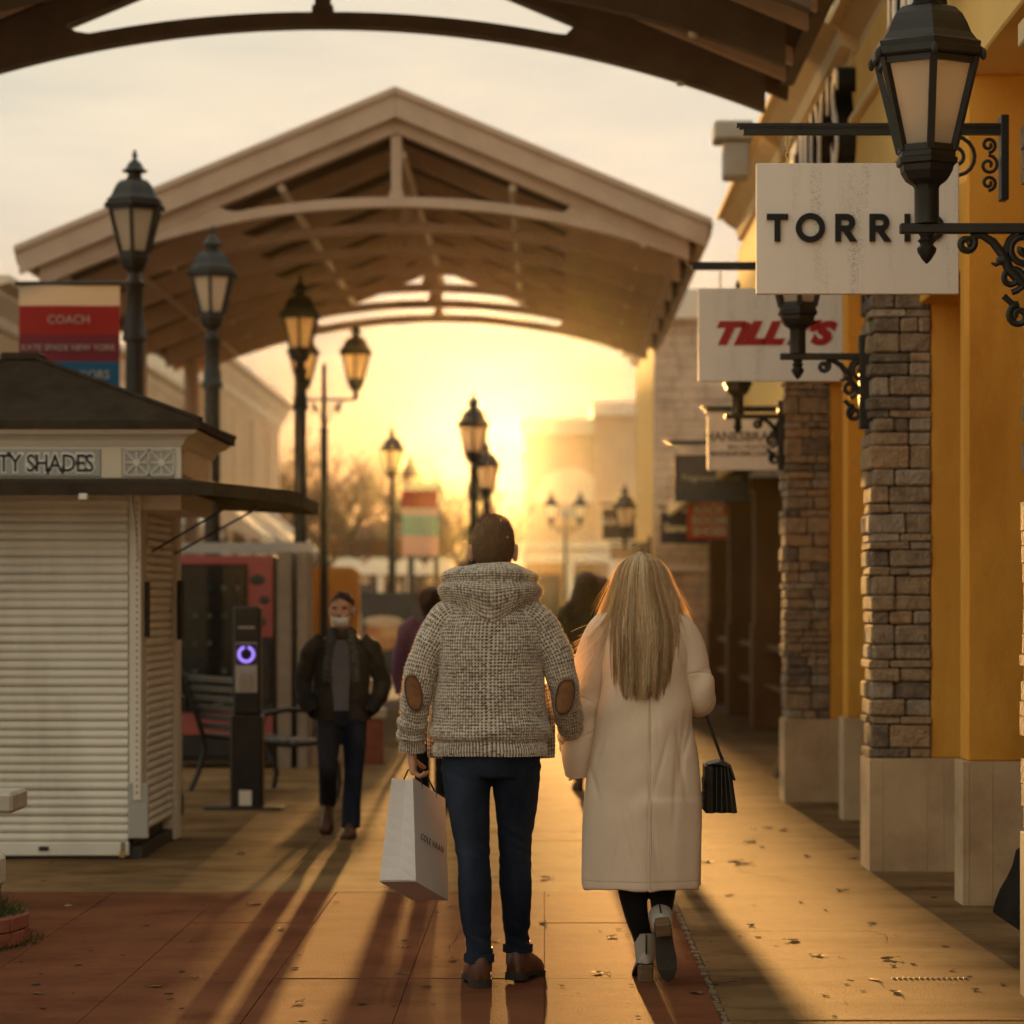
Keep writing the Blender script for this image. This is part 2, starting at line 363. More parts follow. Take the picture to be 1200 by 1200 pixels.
def grid_obj(name, V, mat, parent, col=None, cap=False, wrap=True):
    R_, S_ = V.shape[:2]
    idx = np.arange(R_*S_).reshape(R_, S_)
    nx = np.roll(idx,-1,1) if wrap else None
    if wrap: q = np.stack([idx[:-1], nx[:-1], nx[1:], idx[1:]], -1).reshape(-1,4)
    else: q = np.stack([idx[:-1,:-1], idx[:-1,1:], idx[1:,1:], idx[1:,:-1]], -1).reshape(-1,4)
    fs = q.tolist()
    if cap: fs += [idx[0].tolist()[::-1], idx[-1].tolist()]
    me = bpy.data.meshes.new(name); me.from_pydata(V.reshape(-1,3).tolist(), [], fs)
    me.polygons.foreach_set('use_smooth', [True]*len(me.polygons))
    if col is not None:
        at_ = me.color_attributes.new('Col', 'FLOAT_COLOR', 'POINT')
        c = np.ones((R_*S_,4)); c[:,:3] = col.reshape(-1,3); at_.data.foreach_set('color', c.ravel())
    return link(name, me, mat, parent)
def remesh(mb, name, mat, parent, voxel=.008, smooth=4):
    o = mb.build('tmp', mat, None, fix=False)
    r = o.modifiers.new('r', 'REMESH'); r.mode = 'VOXEL'; r.voxel_size = voxel; r.use_smooth_shade = True
    if smooth:
        s = o.modifiers.new('s', 'SMOOTH'); s.factor = .5; s.iterations = smooth
    dg = bpy.context.evaluated_depsgraph_get(); dg.update()
    me = bpy.data.meshes.new_from_object(o.evaluated_get(dg)); me.name = name
    old = o.data; bpy.data.objects.remove(o); bpy.data.meshes.remove(old)
    me.materials.clear()
    me.polygons.foreach_set('use_smooth', [True]*len(me.polygons))
    return link(name, me, mat, parent)
# ================================================================ GROUND
g = MB().add([(-900,-60,0),(900,-60,0),(900,1500,0),(-900,1500,0)], [(0,1,2,3)])
ground = g.build('ground', 'ground', loc=(0,0,-.04)); tag(ground, kind='structure')
def slab(x0,x1,y0,y1,mat,name='paving_slab'):
    gap = .0012; dz = random.uniform(-.0012,.0012)
    b = MB().box(x0+gap,x1-gap,y0+gap,y1-gap,-.015,0)
    o = b.build(name, mat, ground, bevel=.0012, off=((x0+x1)/2,(y0+y1)/2,0), loc=((x0+x1)/2,(y0+y1)/2,.04+dz))
    return o
jb = MB().add([(-8,2,0),(6,2,0),(6,46,0),(-8,46,0)], [(0,1,2,3)])
jo = jb.build('joint_bed', 'joint', ground, loc=(0,0,.033))
rx = [-5.6,-4.4,-3.3,-2.72,-2.19,-1.63,-1.06,-.53,0,.622]
ry = [3.0,6.5,8.4,9.9,11.35,13.35,14.8]
for j in range(len(ry)-1):
    for i in range(len(rx)-1):
        slab(rx[i],rx[i+1],ry[j],ry[j+1],'red_concrete' if ry[j]>8 else 'plinth')  # unseen near rows made pale as added bounce light for the signs
cy_ = [3.0,7.4,10.2,13.0,16.0,18.05,20.6,23.6,27,31,36,41]
for j in range(len(cy_)-1):
    mt_ = 'concrete' if cy_[j]>7 else 'plinth'; slab(.648, 2.09, cy_[j], cy_[j+1], mt_); slab(2.09, 3.6, cy_[j], cy_[j+1], mt_)  # unseen nearest row pale too, for the same added bounce
cy2 = [14.8,16.0,18.05,20.6,23.6,27,31,36,41]; cx2 = [-6.4,-4.6,-3.0,-1.4,-.15,.648]
for j in range(len(cy2)-1):
    for i in range(len(cx2)-1): slab(cx2[i],cx2[i+1],cy2[j],cy2[j+1],'concrete')
# strip of small edge stones between the red walk and the pale pavement
e = MB(); y = 5.0
while y < 14.8:
    l = random.uniform(.025,.085); wdt = random.uniform(.025,.04); h = random.uniform(.001,.007)
    wdt*=.62; e.box(.635-wdt/2+random.uniform(-.007,.007), .635+wdt/2+random.uniform(-.005,.005), y, y+l*random.uniform(.6,.95), -.012, h*.7); y += l
gm = MB(); r_ = random.Random(77)
for k in range(260):
    y_ = 10+14*r_.random()**1.6; x_ = r_.uniform(-.19,.166)*y_*.95; rr_ = r_.choice((.004,.006,.008,.011,.014,.02)); n_ = 7
    gm.add([(x_+rr_*r_.uniform(.6,1.2)*math.cos(2*PI*i/n_), y_+rr_*r_.uniform(.6,1.3)*math.sin(2*PI*i/n_), .0025) for i in range(n_)], [tuple(range(n_))])
def crack(x,y,d,n):
    pts=[(x,y)]
    for i in range(n):
        d += r_.uniform(-.5,.5); x += .07*math.cos(d); y += .11*math.sin(d); pts.append((x,y))
    for (a,b_),(c,d_) in zip(pts,pts[1:]): gm.add([(a-.0012,b_-.0015,.0022),(a+.0012,b_+.0015,.0022),(c+.0012,d_+.0015,.0022),(c-.0012,d_-.0015,.0022)],[(0,1,2,3)])
for q in ((-1.2,14.9,.3,16),(1.2,12.2,.4,10),(1.5,15.0,2.7,14),(-2.0,15.6,.1,9),(-.4,12.2,1.2,12),(.3,10.6,.2,6),(1.0,17.6,.4,12)): crack(*q)
go_ = gm.build('gum_spots', 'gum', ground, loc=(0,0,.04), fix=False); go_['kind'] = 'stuff'
eo = e.build('edge_pebbles', 'edge_stone', ground, bevel=0, loc=(0,0,.04)); eo['kind'] = 'stuff'

# ================================================================ SHOP BUILDING ON THE RIGHT
B = thing('shop_building', 'yellow stucco shop building with stone piers along the right of the walk', 'building', (2.05, 16, 0))
OFF = tuple(B.location)
def part(name, mb, mat, root, bevel=0, smooth=False, off=None):
    return mb.build(name, mat, root, off=off or tuple(root.location), bevel=bevel, smooth=smooth)
def shop(name, mb, mat, bevel=.006): return part(name, mb, mat, B, bevel)
X0, XD = 2.05, 3.3
def stone(parent, x0,x1,y0,y1,z0,z1, pr=(0,0,0)):
    b = MB().box(x0,x1,y0,y1,z0,z1)
    c = ((x0+x1)/2,(y0+y1)/2,(z0+z1)/2)
    b.v = [(x-c[0]+random.uniform(-.004,.004), y_-c[1]+random.uniform(-.004,.004), z-c[2]+random.uniform(-.0035,.0035)) for x,y_,z in b.v]
    me = b.mesh('stone', bevel=min(.011,(z1-z0)*.16))
    return link('stone', me, 'stone%d' % random.choice((0,0,1,1,2,3,4)), parent, (c[0]-parent.location.x-OFF[0], c[1]-parent.location.y-OFF[1], c[2]-parent.location.z))
def pier(z0, detail=True, top=3.55):
    pl = MB().box(1.785,2.42,z0-.02,z0+.44,-.02,.612); pl.box(1.80,2.42,z0-.012,z0+.43,.612,.622)
    for xx in (1.855,2.10,2.19): pl.box(xx-.002,xx+.002,z0-.0225,z0-.02,.0,.61)
    shop('plinth', pl, 'plinth', .004)
    core = MB().box(1.835,2.12,z0+.03,z0+.42,.62,top); 
    st = shop('stone_pier', core, 'mortar', 0); st.location = (0,0,0)
    z = .624; st_j = MB()
    while z < top-.04:
        h = random.choice((.045,.055,.065,.075,.085,.095,.11,.13)); h = min(h, top-z)
        wf = random.choice((.09,.12,.15,.18,.2)); dp = random.choice((.14,.2,.26))
        pr = random.uniform(0,.022); prs = random.uniform(0,.03)
        gp = .005
        cells = [(1.81-prs,1.81+wf-gp,z0-pr,z0+dp-gp)]
        rest = 2.125-(1.81+wf)
        if rest > .16 and random.random() < .45:
            m_ = 1.81+wf+rest*random.uniform(.4,.6)
            cells += [(1.81+wf,m_-gp,z0-random.uniform(0,.018),z0+.06),(m_,2.125,z0-random.uniform(0,.018),z0+.06)]
        else: cells += [(1.81+wf,2.125,z0-random.uniform(0,.02),z0+.06)]
        cells += [(1.81-random.uniform(0,.03),1.87,z0+dp,z0+.425)]
        for c in cells:
            if h > .11 and random.random() < .22 and c is not cells[0]:
                s_ = z+h*random.uniform(.4,.6)
                hs = [(z,s_-gp),(s_,z+h-gp)]
            else: hs = [(z,z+h-gp)]
            for a,b in hs:
                if detail: stone(st, c[0],c[1],c[2],c[3],a,b)
                else: st_j.box(c[0],c[1],c[2],c[3],a,b)
        z += h
    if not detail: 
        o = st_j.build('stone_facing','stone0',st, off=OFF); o['kind']='stuff'
    cap = MB().box(1.775,2.13,z0-.04,z0+.43,top,top+.09)
    shop('pier_cap', cap, 'trim')
    yl = MB().box(2.128,3.25,z0+.005,z0+.42,.622,top+.09)
    shop('wall_return', yl, 'stucco', .008)
shop('outlet_box', MB().box(2.34,2.40,14.07,14.13,1.78,1.9), 'grey_panel', .006)
for z0, d in ((10.45,False),(15.95,True),(21.6,True)): pier(z0, d)
for z0 in (10.45,15.95,21.6):
    za = z0-1.82
    shop('pilaster_base', MB().box(2.035,3.3,za-.015,za+.27,-.02,.70).box(2.06,2.066,za-.0175,za-.015,0,.69).box(2.175,2.18,za-.0175,za-.015,0,.69), 'plinth', .004)
    shop('pilaster', MB().box(2.06,3.25,za,za+.25,.70,4.05), 'stucco', .01)
    # small alcove between pilaster and pier: header and back wall with a door
    shop('alcove_header', MB().box(2.062,3.25,za+.25,z0+.005,3.12,4.05), 'stucco', .006)
    shop('alcove_wall', MB().box(3.1,3.25,za+.25,z0+.005,0,3.12), 'stucco', 0)
    dr = shop('door', MB().box(3.06,3.1,za+.45,z0-.2,0,2.3), 'brown_paint', .01)
    MB().box(3.0,3.06,za+.55,za+.58,1.0,1.3).build('handle','steel',dr, off=OFF)
    # shop front of the long bay towards the next pier
    y0, y1 = z0+.42, z0+5.55-1.82
    if z0 < 20:
        fr = MB()
        for k in range(5):
            yy = y0+(y1-y0)*k/4; fr.box(3.08,3.16,yy-.03,yy+.03,.0,3.2)
        fr.box(3.085,3.155,y0,y1,3.12,3.2).box(3.085,3.155,y0,y1,0,.12).box(3.085,3.155,y0,y1,2.3,2.36)
        shop('shopfront_frame', fr, 'dark_metal', 0)
        shop('shopfront_glass', MB().box(3.11,3.125,y0,y1,.1,3.15), 'glass_dark', 0)
        shop('shopfront_header', MB().box(3.05,3.25,y0,y1,3.2,4.05), 'stucco', 0)
# upper wall, cornices
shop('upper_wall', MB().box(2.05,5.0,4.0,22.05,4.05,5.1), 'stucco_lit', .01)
shop('wall_trim', MB().box(2.0,2.055,4.0,22.05,4.62,4.68), 'trim', .01)
def cornice(x, z, y0, y1, mat='trim', root=B, ext=3.0, d=1, cap=True):
    pr = [(x+d*.30,z-.42),(x+d*.30,z-.30),(x+d*.22,z-.27),(x+d*.20,z-.17),(x+d*.08,z-.09),(x+d*.06,z-.06),(x,z-.06),(x,z),(x+d*ext,z),(x+d*ext,z-.42)]
    return part('cornice', MB().prism(pr, y0, y1), mat, root)
cornice(1.92, 5.45, 4.0, 19.6)
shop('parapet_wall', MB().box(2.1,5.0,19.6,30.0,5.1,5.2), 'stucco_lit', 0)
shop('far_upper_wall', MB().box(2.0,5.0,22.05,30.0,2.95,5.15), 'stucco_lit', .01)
cornice(1.78, 5.52, 19.6, 30.0)
shop('far_lower_wall', MB().box(3.0,5.0,22.05,30.0,0,2.95), 'stucco', 0)
tw = MB().box(1.95,2.9,19.7,21.0,5.5,7.4)
stw = shop('stone_tower', tw, 'mortar', 0)
sj = MB(); z = 5.53
while z < 7.3:
    h = random.choice((.08,.1,.13)); xx = 1.92
    while xx < 2.85:
        l = random.uniform(.14,.34); sj.box(xx,min(xx+l-.008,2.9),19.66-random.uniform(0,.025),19.8,z,z+h-.008); xx += l
    yy = 19.66
    while yy < 20.95:
        l = random.uniform(.14,.34); sj.box(1.93-random.uniform(0,.025),2.0,yy,min(yy+l-.008,21.0),z,z+h-.008); yy += l
    z += h
o = sj.build('stone_facing','stone1',stw,off=OFF); o['kind']='stuff'
shop('parapet_block', MB().box(1.42,1.75,24.2,24.6,5.36,5.52).box(1.5,1.72,24.25,24.55,5.05,5.36), 'grey_panel', .02)
# raised shop letters seen edge-on along the upper wall
def wall_letters(name, y0, body, size, z, dep=.13):
    Mx = Matrix.Translation((1.985-OFF[0], y0-OFF[1], z)) @ Matrix(((0,0,-1,0),(-1,0,0,0),(0,1,0,0),(0,0,0,1)))
    # one object per raised letter
    yy = 0
    for ch in body:
        o = text('raised_letter', ch, size, 'white_letter', B, Matrix.Translation((0,yy,0)) @ Mx, extrude=dep/2, offset=.006)
        o2 = text('letter_return', ch, size, 'black_letter', o, Matrix.Translation((.012,yy,0)) @ Mx, extrude=dep/2-.004, offset=.014)
        yy -= size*(.66 if ch not in "IL'" else .52)
wall_letters('letters', 22.4, "TILLY'S", .92, 4.66)
wall_letters('letters', 16.2, "TORRID", .62, 4.72)

# arcade beyond: brown posts, lean-to roof, back wall
A = thing('arcade', 'brown timber arcade with lean-to roof beyond the yellow building', 'building', (2.5,38,0))
AO = tuple(A.location)
for yy in (34.5, 39.2, 44.0):
    p = MB().box(2.5,2.86,yy,yy+.34,0,3.0); p.box(2.47,2.89,yy-.03,yy+.37,0,1.25); p.box(2.46,2.9,yy-.04,yy+.38,2.84,3.0)
    part('post', p, 'brown_paint', A, .012)
part('roof', MB().prism([(2.05,3.0),(2.05,3.12),(4.2,4.3),(4.2,4.15)], 31.0, 47.6), 'roof_dark', A)
part('fascia', MB().box(1.98,2.05,31.0,47.6,2.93,3.14), 'trim', A, .01)
for k in range(7): part('rafter', MB().beam((2.0,31.3+k*2.6,2.97),(4.1,31.3+k*2.6,4.12),.09,.14), 'brown_paint', A)
part('back_wall', MB().box(4.2,4.5,30.2,47.6,0,4.3), 'stucco', A)
part('shopfront_glass', MB().box(4.15,4.19,31.5,46.5,.3,2.7), 'glass_dark', A)
part('rail', MB().box(2.62,2.68,30.5,47.4,.95,1.02).box(2.62,2.68,30.5,47.4,.5,.55), 'brown_paint', A)

# stone clad building further along the right
S = thing('stone_building', 'stone clad shop with white cornice and sunlit yellow side wall', 'building', (1.9,50,0))
SO = tuple(S.location)
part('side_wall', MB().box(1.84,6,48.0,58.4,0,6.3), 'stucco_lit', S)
fc = MB(); z = 0.05
while z < 6.2:
    h = random.uniform(.1,.2); xx = 1.8
    while xx < 4.2:
        l = random.uniform(.2,.55); fc.box(xx,min(xx+l-.012,4.3),47.86-random.uniform(0,.035),48.0,z,min(z+h-.012,6.25)); xx += l
    z += h
for k in range(3): pass
fo = part('stone_facing', fc, 'pale_facing', S); fo['kind'] = 'stuff'
part('mortar_face', MB().box(1.83,4.4,47.9,47.99,0,6.25), 'mortar', S)
cw = MB().prism([(1.84,6.2),(1.84,6.3),(1.7,6.42),(1.7,6.48),(1.55,6.56),(1.55,6.68),(6,6.68),(6,6.2)], 47.6, 58.8)
part('cornice', cw, 'cream_paint', S)
part('corner_board', MB().box(3.02,3.3,47.74,47.84,0,3.0), 'cream_paint', S)
part('sign_frame', MB().box(1.86,2.7,47.76,47.82,2.05,2.15), 'cream_paint', S)
for yy in (50,53,56): 
    wdw = part('window', MB().box(1.79,1.84,yy,yy+1.6,.7,2.6), 'dark_metal', S)
    MB().box(1.775,1.79,yy+.08,yy+1.52,.78,2.52).build('pane','glass_dark',wdw, off=SO)

# ================================================================ CANOPIES
def canopy(label, XC, y0, y1, n, step, mat, back_posts):
    C = thing('canopy', label, 'canopy', (XC, (y0+y1)/2, 0)); O = tuple(C.location)
    SL = .418; PK = 6.76; R = 8.6; LX, RX = 3.78, (3.12 if mat=='canopy_paint' else 3.25)
    roofz = lambda d, off=0: PK - off - SL*abs(d)
    def prt(name, mb, mt, bevel=0): return part(name, mb, mt, C, bevel, off=O)
    for k in range(n):
        y = y0 + k*step; w_ = .16 if k in (0,n-1) else .12
        # arched lower chord with gusset to the rafters
        for sgn, lim in ((-1,LX-.1),(1,RX-.1)):
            v=[]; f=[]
            N = 40
            for i in range(N+1):
                d = lim*i/N; zb = 5.585-(R-math.sqrt(R*R-d*d)); 
                zt_arch = zb+.10+.02*(d/4); zr = roofz(d,.40)
                t = min(max((d-1.72)/.08,0),1); zt = zt_arch + (max(zr,zt_arch)-zt_arch)*(t*t*(3-2*t)) if d>1.72 else zt_arch
                zt = min(zt, max(zr, zb+.06)); x = XC+sgn*d
                v += [(x,y-w_/2,zb),(x,y-w_/2,zt),(x,y+w_/2,zt),(x,y+w_/2,zb)]
            for i in range(N):
                a=i*4
                f += [(a,a+4,a+5,a+1),(a+1,a+5,a+6,a+2),(a+2,a+6,a+7,a+3),(a+3,a+7,a+4,a)]
            f += [(0,1,2,3),(N*4+3,N*4+2,N*4+1,N*4)]
            prt('arch_beam', MB().add(v,f), mat)
            prt('rafter', MB().beam((XC+sgn*.0,y,roofz(0,.27)),(XC+sgn*(lim+.05),y,roofz(lim+.05,.27)),w_,.22,(0,1,0)) if False else
                MB().prism([(XC,roofz(0,.19)),(XC+sgn*lim,roofz(lim,.19)),(XC+sgn*lim,roofz(lim,.41)),(XC,roofz(0,.41))], y-w_/2-.01,y+w_/2+.01), mat)
        prt('king_post', MB().box(XC-.055,XC+.055,y-.05,y+.05,5.68,6.37), mat)
        prt('joint_plate', MB().box(XC-.075,XC+.075,y-.06,y+.06,5.67,5.74), mat, .004)
        for d_ in (-2.55,2.55):
            zb_ = 5.585-(R-math.sqrt(R*R-d_*d_))
            prt('downlight', MB().lathe([(.022,-.03),(.03,-.025),(.03,.02)],10,c=(XC+d_,y-.02,zb_)), 'canopy_pipe')
        if k < n-1:
            for q in (1/3,2/3):
                ym = y+step*q
                for sgn, lim in ((-1,LX),(1,RX)):
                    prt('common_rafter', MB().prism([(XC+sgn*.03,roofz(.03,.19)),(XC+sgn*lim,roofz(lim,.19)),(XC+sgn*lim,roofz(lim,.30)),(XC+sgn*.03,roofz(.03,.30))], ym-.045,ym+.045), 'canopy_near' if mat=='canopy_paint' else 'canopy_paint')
    # roof deck, fascia and gutters
    for sgn, lim in ((-1,LX),(1,RX)):
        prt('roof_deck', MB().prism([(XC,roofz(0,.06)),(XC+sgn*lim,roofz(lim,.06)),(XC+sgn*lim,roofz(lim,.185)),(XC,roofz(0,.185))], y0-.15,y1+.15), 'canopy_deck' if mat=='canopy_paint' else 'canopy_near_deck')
        for yy in (y0-.22,y1+.15):
            prt('fascia', MB().prism([(XC+sgn*.002,roofz(0,0)),(XC+sgn*(lim+.1),roofz(lim+.1,0)),(XC+sgn*(lim+.08),roofz(lim+.08,.27)),(XC+sgn*.002,roofz(0,.27))], yy,yy+.07), mat)
            prt('fascia_cap', MB().prism([(XC+sgn*.002,roofz(0,-.035)),(XC+sgn*(lim+.13),roofz(lim+.13,-.035)),(XC+sgn*(lim+.13),roofz(lim+.13,.03)),(XC+sgn*.002,roofz(0,.03))], yy-.04,yy+.11), mat)
        prt('gutter', MB().prism([(XC+sgn*(lim+.01),roofz(lim,.02)),(XC+sgn*(lim+.15),roofz(lim,.05)),(XC+sgn*(lim+.12),roofz(lim,.2)),(XC+sgn*(lim+.01),roofz(lim,.22))], y0-.14,y1+.14), mat)
        for d in ((1.2,2.9) if mat=='canopy_paint' else ()):
            prt('purlin_pipe', MB().tube([(XC+sgn*d,y0+.1,roofz(d,.45)),(XC+sgn*d,y1-.1,roofz(d,.45))],.042 if d<2 else .03,8), 'canopy_pipe' if d<2 else mat)
    prt('ridge_pipe', MB().tube([(XC+.06,y0+.1,6.15),(XC+.06,y1-.1,6.15)],.04,8), 'canopy_pipe')
    for yy in back_posts:
        for xx in (XC-LX+.25,):
            prt('post', MB().tube([(xx,yy,0),(xx,yy,5.0)],.1,12).box(xx-.2,xx+.2,yy-.2,yy+.2,0,.5), mat)
    return C
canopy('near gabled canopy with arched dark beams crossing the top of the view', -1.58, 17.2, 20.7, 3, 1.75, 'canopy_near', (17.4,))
canopy('far gabled canopy of arched beams spanning the walk in front of the sunset', -1.53, 30, 42, 7, 2.0, 'canopy_paint', (30.4,36.2,41.6))

# ================================================================ LEFT BUILDINGS
def side_building(name, label, x, y0, y1, h, mat, root_extra=None):
    T = thing(name, label, 'building', (x-2,(y0+y1)/2,0)); O = tuple(T.location)
    part('wall', MB().box(x-6,x,y0,y1,0,h-.35), mat, T)
    pr = [(x,h-.55),(x+.05,h-.5),(x+.07,h-.38),(x+.2,h-.2),(x+.2,h-.12),(x+.34,h-.08),(x+.34,h),(x-6,h),(x-6,h-.55)]
    part('cornice', MB().prism(pr, y0-.35,y1+.2), 'cream', T)
    n = int((y1-y0)//3.2)
    for k in range(n):
        yc = y0+ (k+.5)*(y1-y0)/n
        fr = part('window', MB().box(x-.02,x+.05,yc-1.05,yc+1.05,.5,2.75), 'brown_paint', T)
        MB().box(x+.05,x+.06,yc-.95,yc+.95,.6,2.65).build('pane','glass_dark',fr,off=O)
        part('wall_panel', MB().box(x,x+.035,yc-1.15,yc+1.15,3.55,h-.75), 'far_tan', T)
        aw = part('awning', MB().prism([(x,2.95),(x,3.5),(x+.9,2.75),(x+.9,2.62)], yc-1.2,yc+1.2), 'banner_white' if k%2 else 'cream', T)
    return T
side_building('row_building', 'tan building behind the kiosk with deep cream cornice ending at the corner', -6.45, 33.5, 50.6, 5.25, 'far_tan')
side_building('row_building', 'taller cream building past the far canopy with awnings and sunlit wall', -5.9, 51.0, 64.5, 5.95, 'far_tan')
D = thing('far_building', 'large hazy tan building with white arched window closing the walk', 'building', (3,150,0)); DO = tuple(D.location)
part('wall', MB().box(-1.02,2.6,150,165,0,10.4), 'far_tan', D)
part('wing_wall', MB().box(2.6,8.0,149.2,165,0,11.3), 'far_tan', D)
part('cornice', MB().box(-1.25,2.6,149.6,165.2,10.4,11.2), 'far_cream', D)
part('wing_cornice', MB().box(2.45,8.3,148.8,165.2,11.3,12.0), 'far_cream', D)
av = MB(); N=18
for i in range(N):
    a0,a1 = PI*i/N, PI*(i+1)/N
    P_=[(1.3+r*math.cos(a),6.9+r*math.sin(a)) for a,r in ((a0,1.3),(a0,1.8),(a1,1.8),(a1,1.3))]
    av.prism(P_,149.75,150.0)
part('arch_surround', av, 'far_cream', D)
part('arch_panel', MB().prism([(1.3+1.29*math.cos(PI*i/16),6.9+1.29*math.sin(PI*i/16)) for i in range(17)]+[(0.0,4.9),(2.6,4.9)][::-1] if False else [(1.3+1.29*math.cos(PI*i/16),6.9+1.29*math.sin(PI*i/16)) for i in range(17)],149.9,149.99), 'far_cream', D)
part('vent_grille', MB().box(.75,1.8,149.7,149.85,6.0,6.75), 'grey_panel', D)
part('band_course', MB().box(-1.2,8.0,148.9,150,4.5,4.8).box(-1.2,8.0,148.7,150,3.75,4.3), 'far_cream', D)
for k in range(4):
    wn_ = part('window', MB().box(-.6+k*2.0,.9+k*2.0,148.95,149.1,.4,3.2), 'far_brown', D)
    MB().box(-.5+k*2.0,.8+k*2.0,148.9,148.95,.5,3.1).build('pane','glass_dark',wn_,off=DO)
part('column', MB().box(1.1,1.5,148.5,148.9,0,3.75), 'far_cream', D); part('column', MB().box(3.3,3.7,148.5,148.9,0,3.75), 'far_cream', D)
E = thing('far_building', 'low dark brown storefront far off to the left of the far arch building', 'building', (-12,170,0))
part('wall', MB().box(-26,-4.8,170,182,0,4.2), 'far_brown', E); part('cornice', MB().box(-26.3,-4.6,169.7,182,4.2,4.7), 'far_cream', E)
for k in range(6):
    q = part('window', MB().box(-25+k*3.3,-22.8+k*3.3,169.85,170,.5,3.0), 'far_cream', E)
    MB().box(-24.9+k*3.3,-22.9+k*3.3,169.8,169.85,.6,2.9).build('pane','glass_dark',q,off=tuple(E.location))
# bare trees far left
def tree(x, y, h, seed, label):
    r = random.Random(seed); T = thing('bare_tree', label, 'tree', (x,y,0), 0, 'bare trees far down the walk')
    tr = MB(); cr_ = MB()
    def grow(p, d, l, rad, lev):
        n = 4; pts=[p]; 
        for i in range(n):
            d = (d + Vector((r.uniform(-.22,.22),r.uniform(-.22,.22),r.uniform(-.05,.16)))).normalized(); pts.append(pts[-1]+d*l/n)
        (tr if lev==0 else cr_).tube(pts,[rad*(1-.5*i/n) for i in range(n+1)], 6 if lev<2 else 3, cap=lev==0)
        if lev < 5:
            for k in range(4 if lev<2 else 3):
                q = pts[r.randint(2,n)]
                a = r.uniform(0,2*PI); nd = (d*.75+Vector((math.cos(a),math.sin(a),r.uniform(-.1,.5)))*.75).normalized()
                grow(q, nd, l*r.uniform(.58,.8), max(rad*.6,.024), lev+1)
        else:
            for k in range(2):
                q = pts[-1]; 
                cr_.tube([q, q+Vector((r.uniform(-1,1),r.uniform(-1,1),r.uniform(-.3,.6)))*.3],.012,3,cap=False)
    grow(Vector((0,0,0)), Vector((0,0,1)), h*.33, h*.03, 0)
    tr.build('trunk','bark',T,fix=False); cr_.build('crown','bark',T,fix=False)
trees = [(-9.0,112,10.2,'bare tree beside the thin two-armed lamp, leftmost of the row'),(-6.6,118,10.0,'bare tree between the thin two-armed lamp and the distant banner'),
 (-4.8,104,8.6,'low bare tree just left of the distant striped banner'),(-3.4,125,8.6,'bare tree seen in the glare right of the distant banner'),(-8.0,96,7.6,'short bare tree low behind the brown kiosk roof')]
for i,(x,y,h,l) in enumerate(trees): tree(x,y,h,11+i,l)
# ================================================================ LANTERNS AND LAMPS
LROT = math.radians(30)          # hexagon with one corner towards -Y
def hexl(prof): return MB().lathe(prof, 6, rot=LROT)
def lantern_parts(T, c, seed_rot=0, s=1.0):
    """lantern standing on point c (bottom of its cup)"""
    Mx = Matrix.Translation(c) @ Matrix.Rotation(seed_rot,4,'Z') @ Matrix.Scale(s,4)
    def P(name, mb, mat, smooth=False, parent=T, bevel=0):
        mb.v = [tuple(Mx @ Vector(v)) for v in mb.v]; return mb.build(name, mat, parent, smooth=smooth, bevel=bevel)
    P('cup', hexl([(.045,0),(.05,.012),(.078,.03),(.096,.058),(.1,.078),(.112,.084),(.114,.1),(.106,.106),(.106,.124),(.1,.13)]), 'black_metal')
    fr = MB()
    for i in range(6):
        a = LROT+i*PI/3; c_,s_ = math.cos(a), math.sin(a)
        fr.beam((.099*c_,.099*s_,.128),(.180*c_,.180*s_,.440),.024,.02,(c_,s_,0))
    for i in range(6):
        a,b = LROT+i*PI/3, LROT+(i+1)*PI/3
        fr.beam((.101*math.cos(a),.101*math.sin(a),.135),(.101*math.cos(b),.101*math.sin(b),.135),.016,.022)
        fr.beam((.176*math.cos(a),.176*math.sin(a),.431),(.176*math.cos(b),.176*math.sin(b),.431),.016,.03)
    P('frame', fr, 'black_metal')
    for i in range(6):
        a,b = LROT+i*PI/3, LROT+(i+1)*PI/3
        def q(r,an,z): return (r*math.cos(an), r*math.sin(an), z)
        P('pane', MB().add([q(.094,a,.132),q(.094,b,.132),q(.170,b,.432),q(.170,a,.432),q(.088,a,.132),q(.088,b,.132),q(.164,b,.432),q(.164,a,.432)],
             [(0,1,2,3),(7,6,5,4),(0,4,5,1),(1,5,6,2),(2,6,7,3),(3,7,4,0)]), 'frosted_glass')
    P('lamp_bulb', MB().lathe([(.02,.13),(.034,.16),(.038,.22),(.03,.26),(.012,.27)],10), 'frosted_glass', True)
    P('hood', hexl([(.172,.436),(.2,.44),(.205,.447),(.205,.468),(.197,.474),(.199,.49),(.182,.5),(.163,.525),(.148,.56),(.13,.592),(.105,.616),(.062,.63),(.05,.65),(.05,.672)]), 'black_metal')
    for i in range(6):
        a = LROT+i*PI/3; P('hood_knob', MB().ell((.206*math.cos(a),.206*math.sin(a),.445),(.012,.012,.022),6,5), 'black_metal')
    P('finial', MB().lathe([(.052,.672),(.085,.682),(.085,.69),(.06,.705),(.05,.73),(.03,.752),(.014,.765),(.011,.775),(.02,.787),(.019,.798),(.009,.808),(.012,.818),(.003,.832)],14), 'black_metal', True)
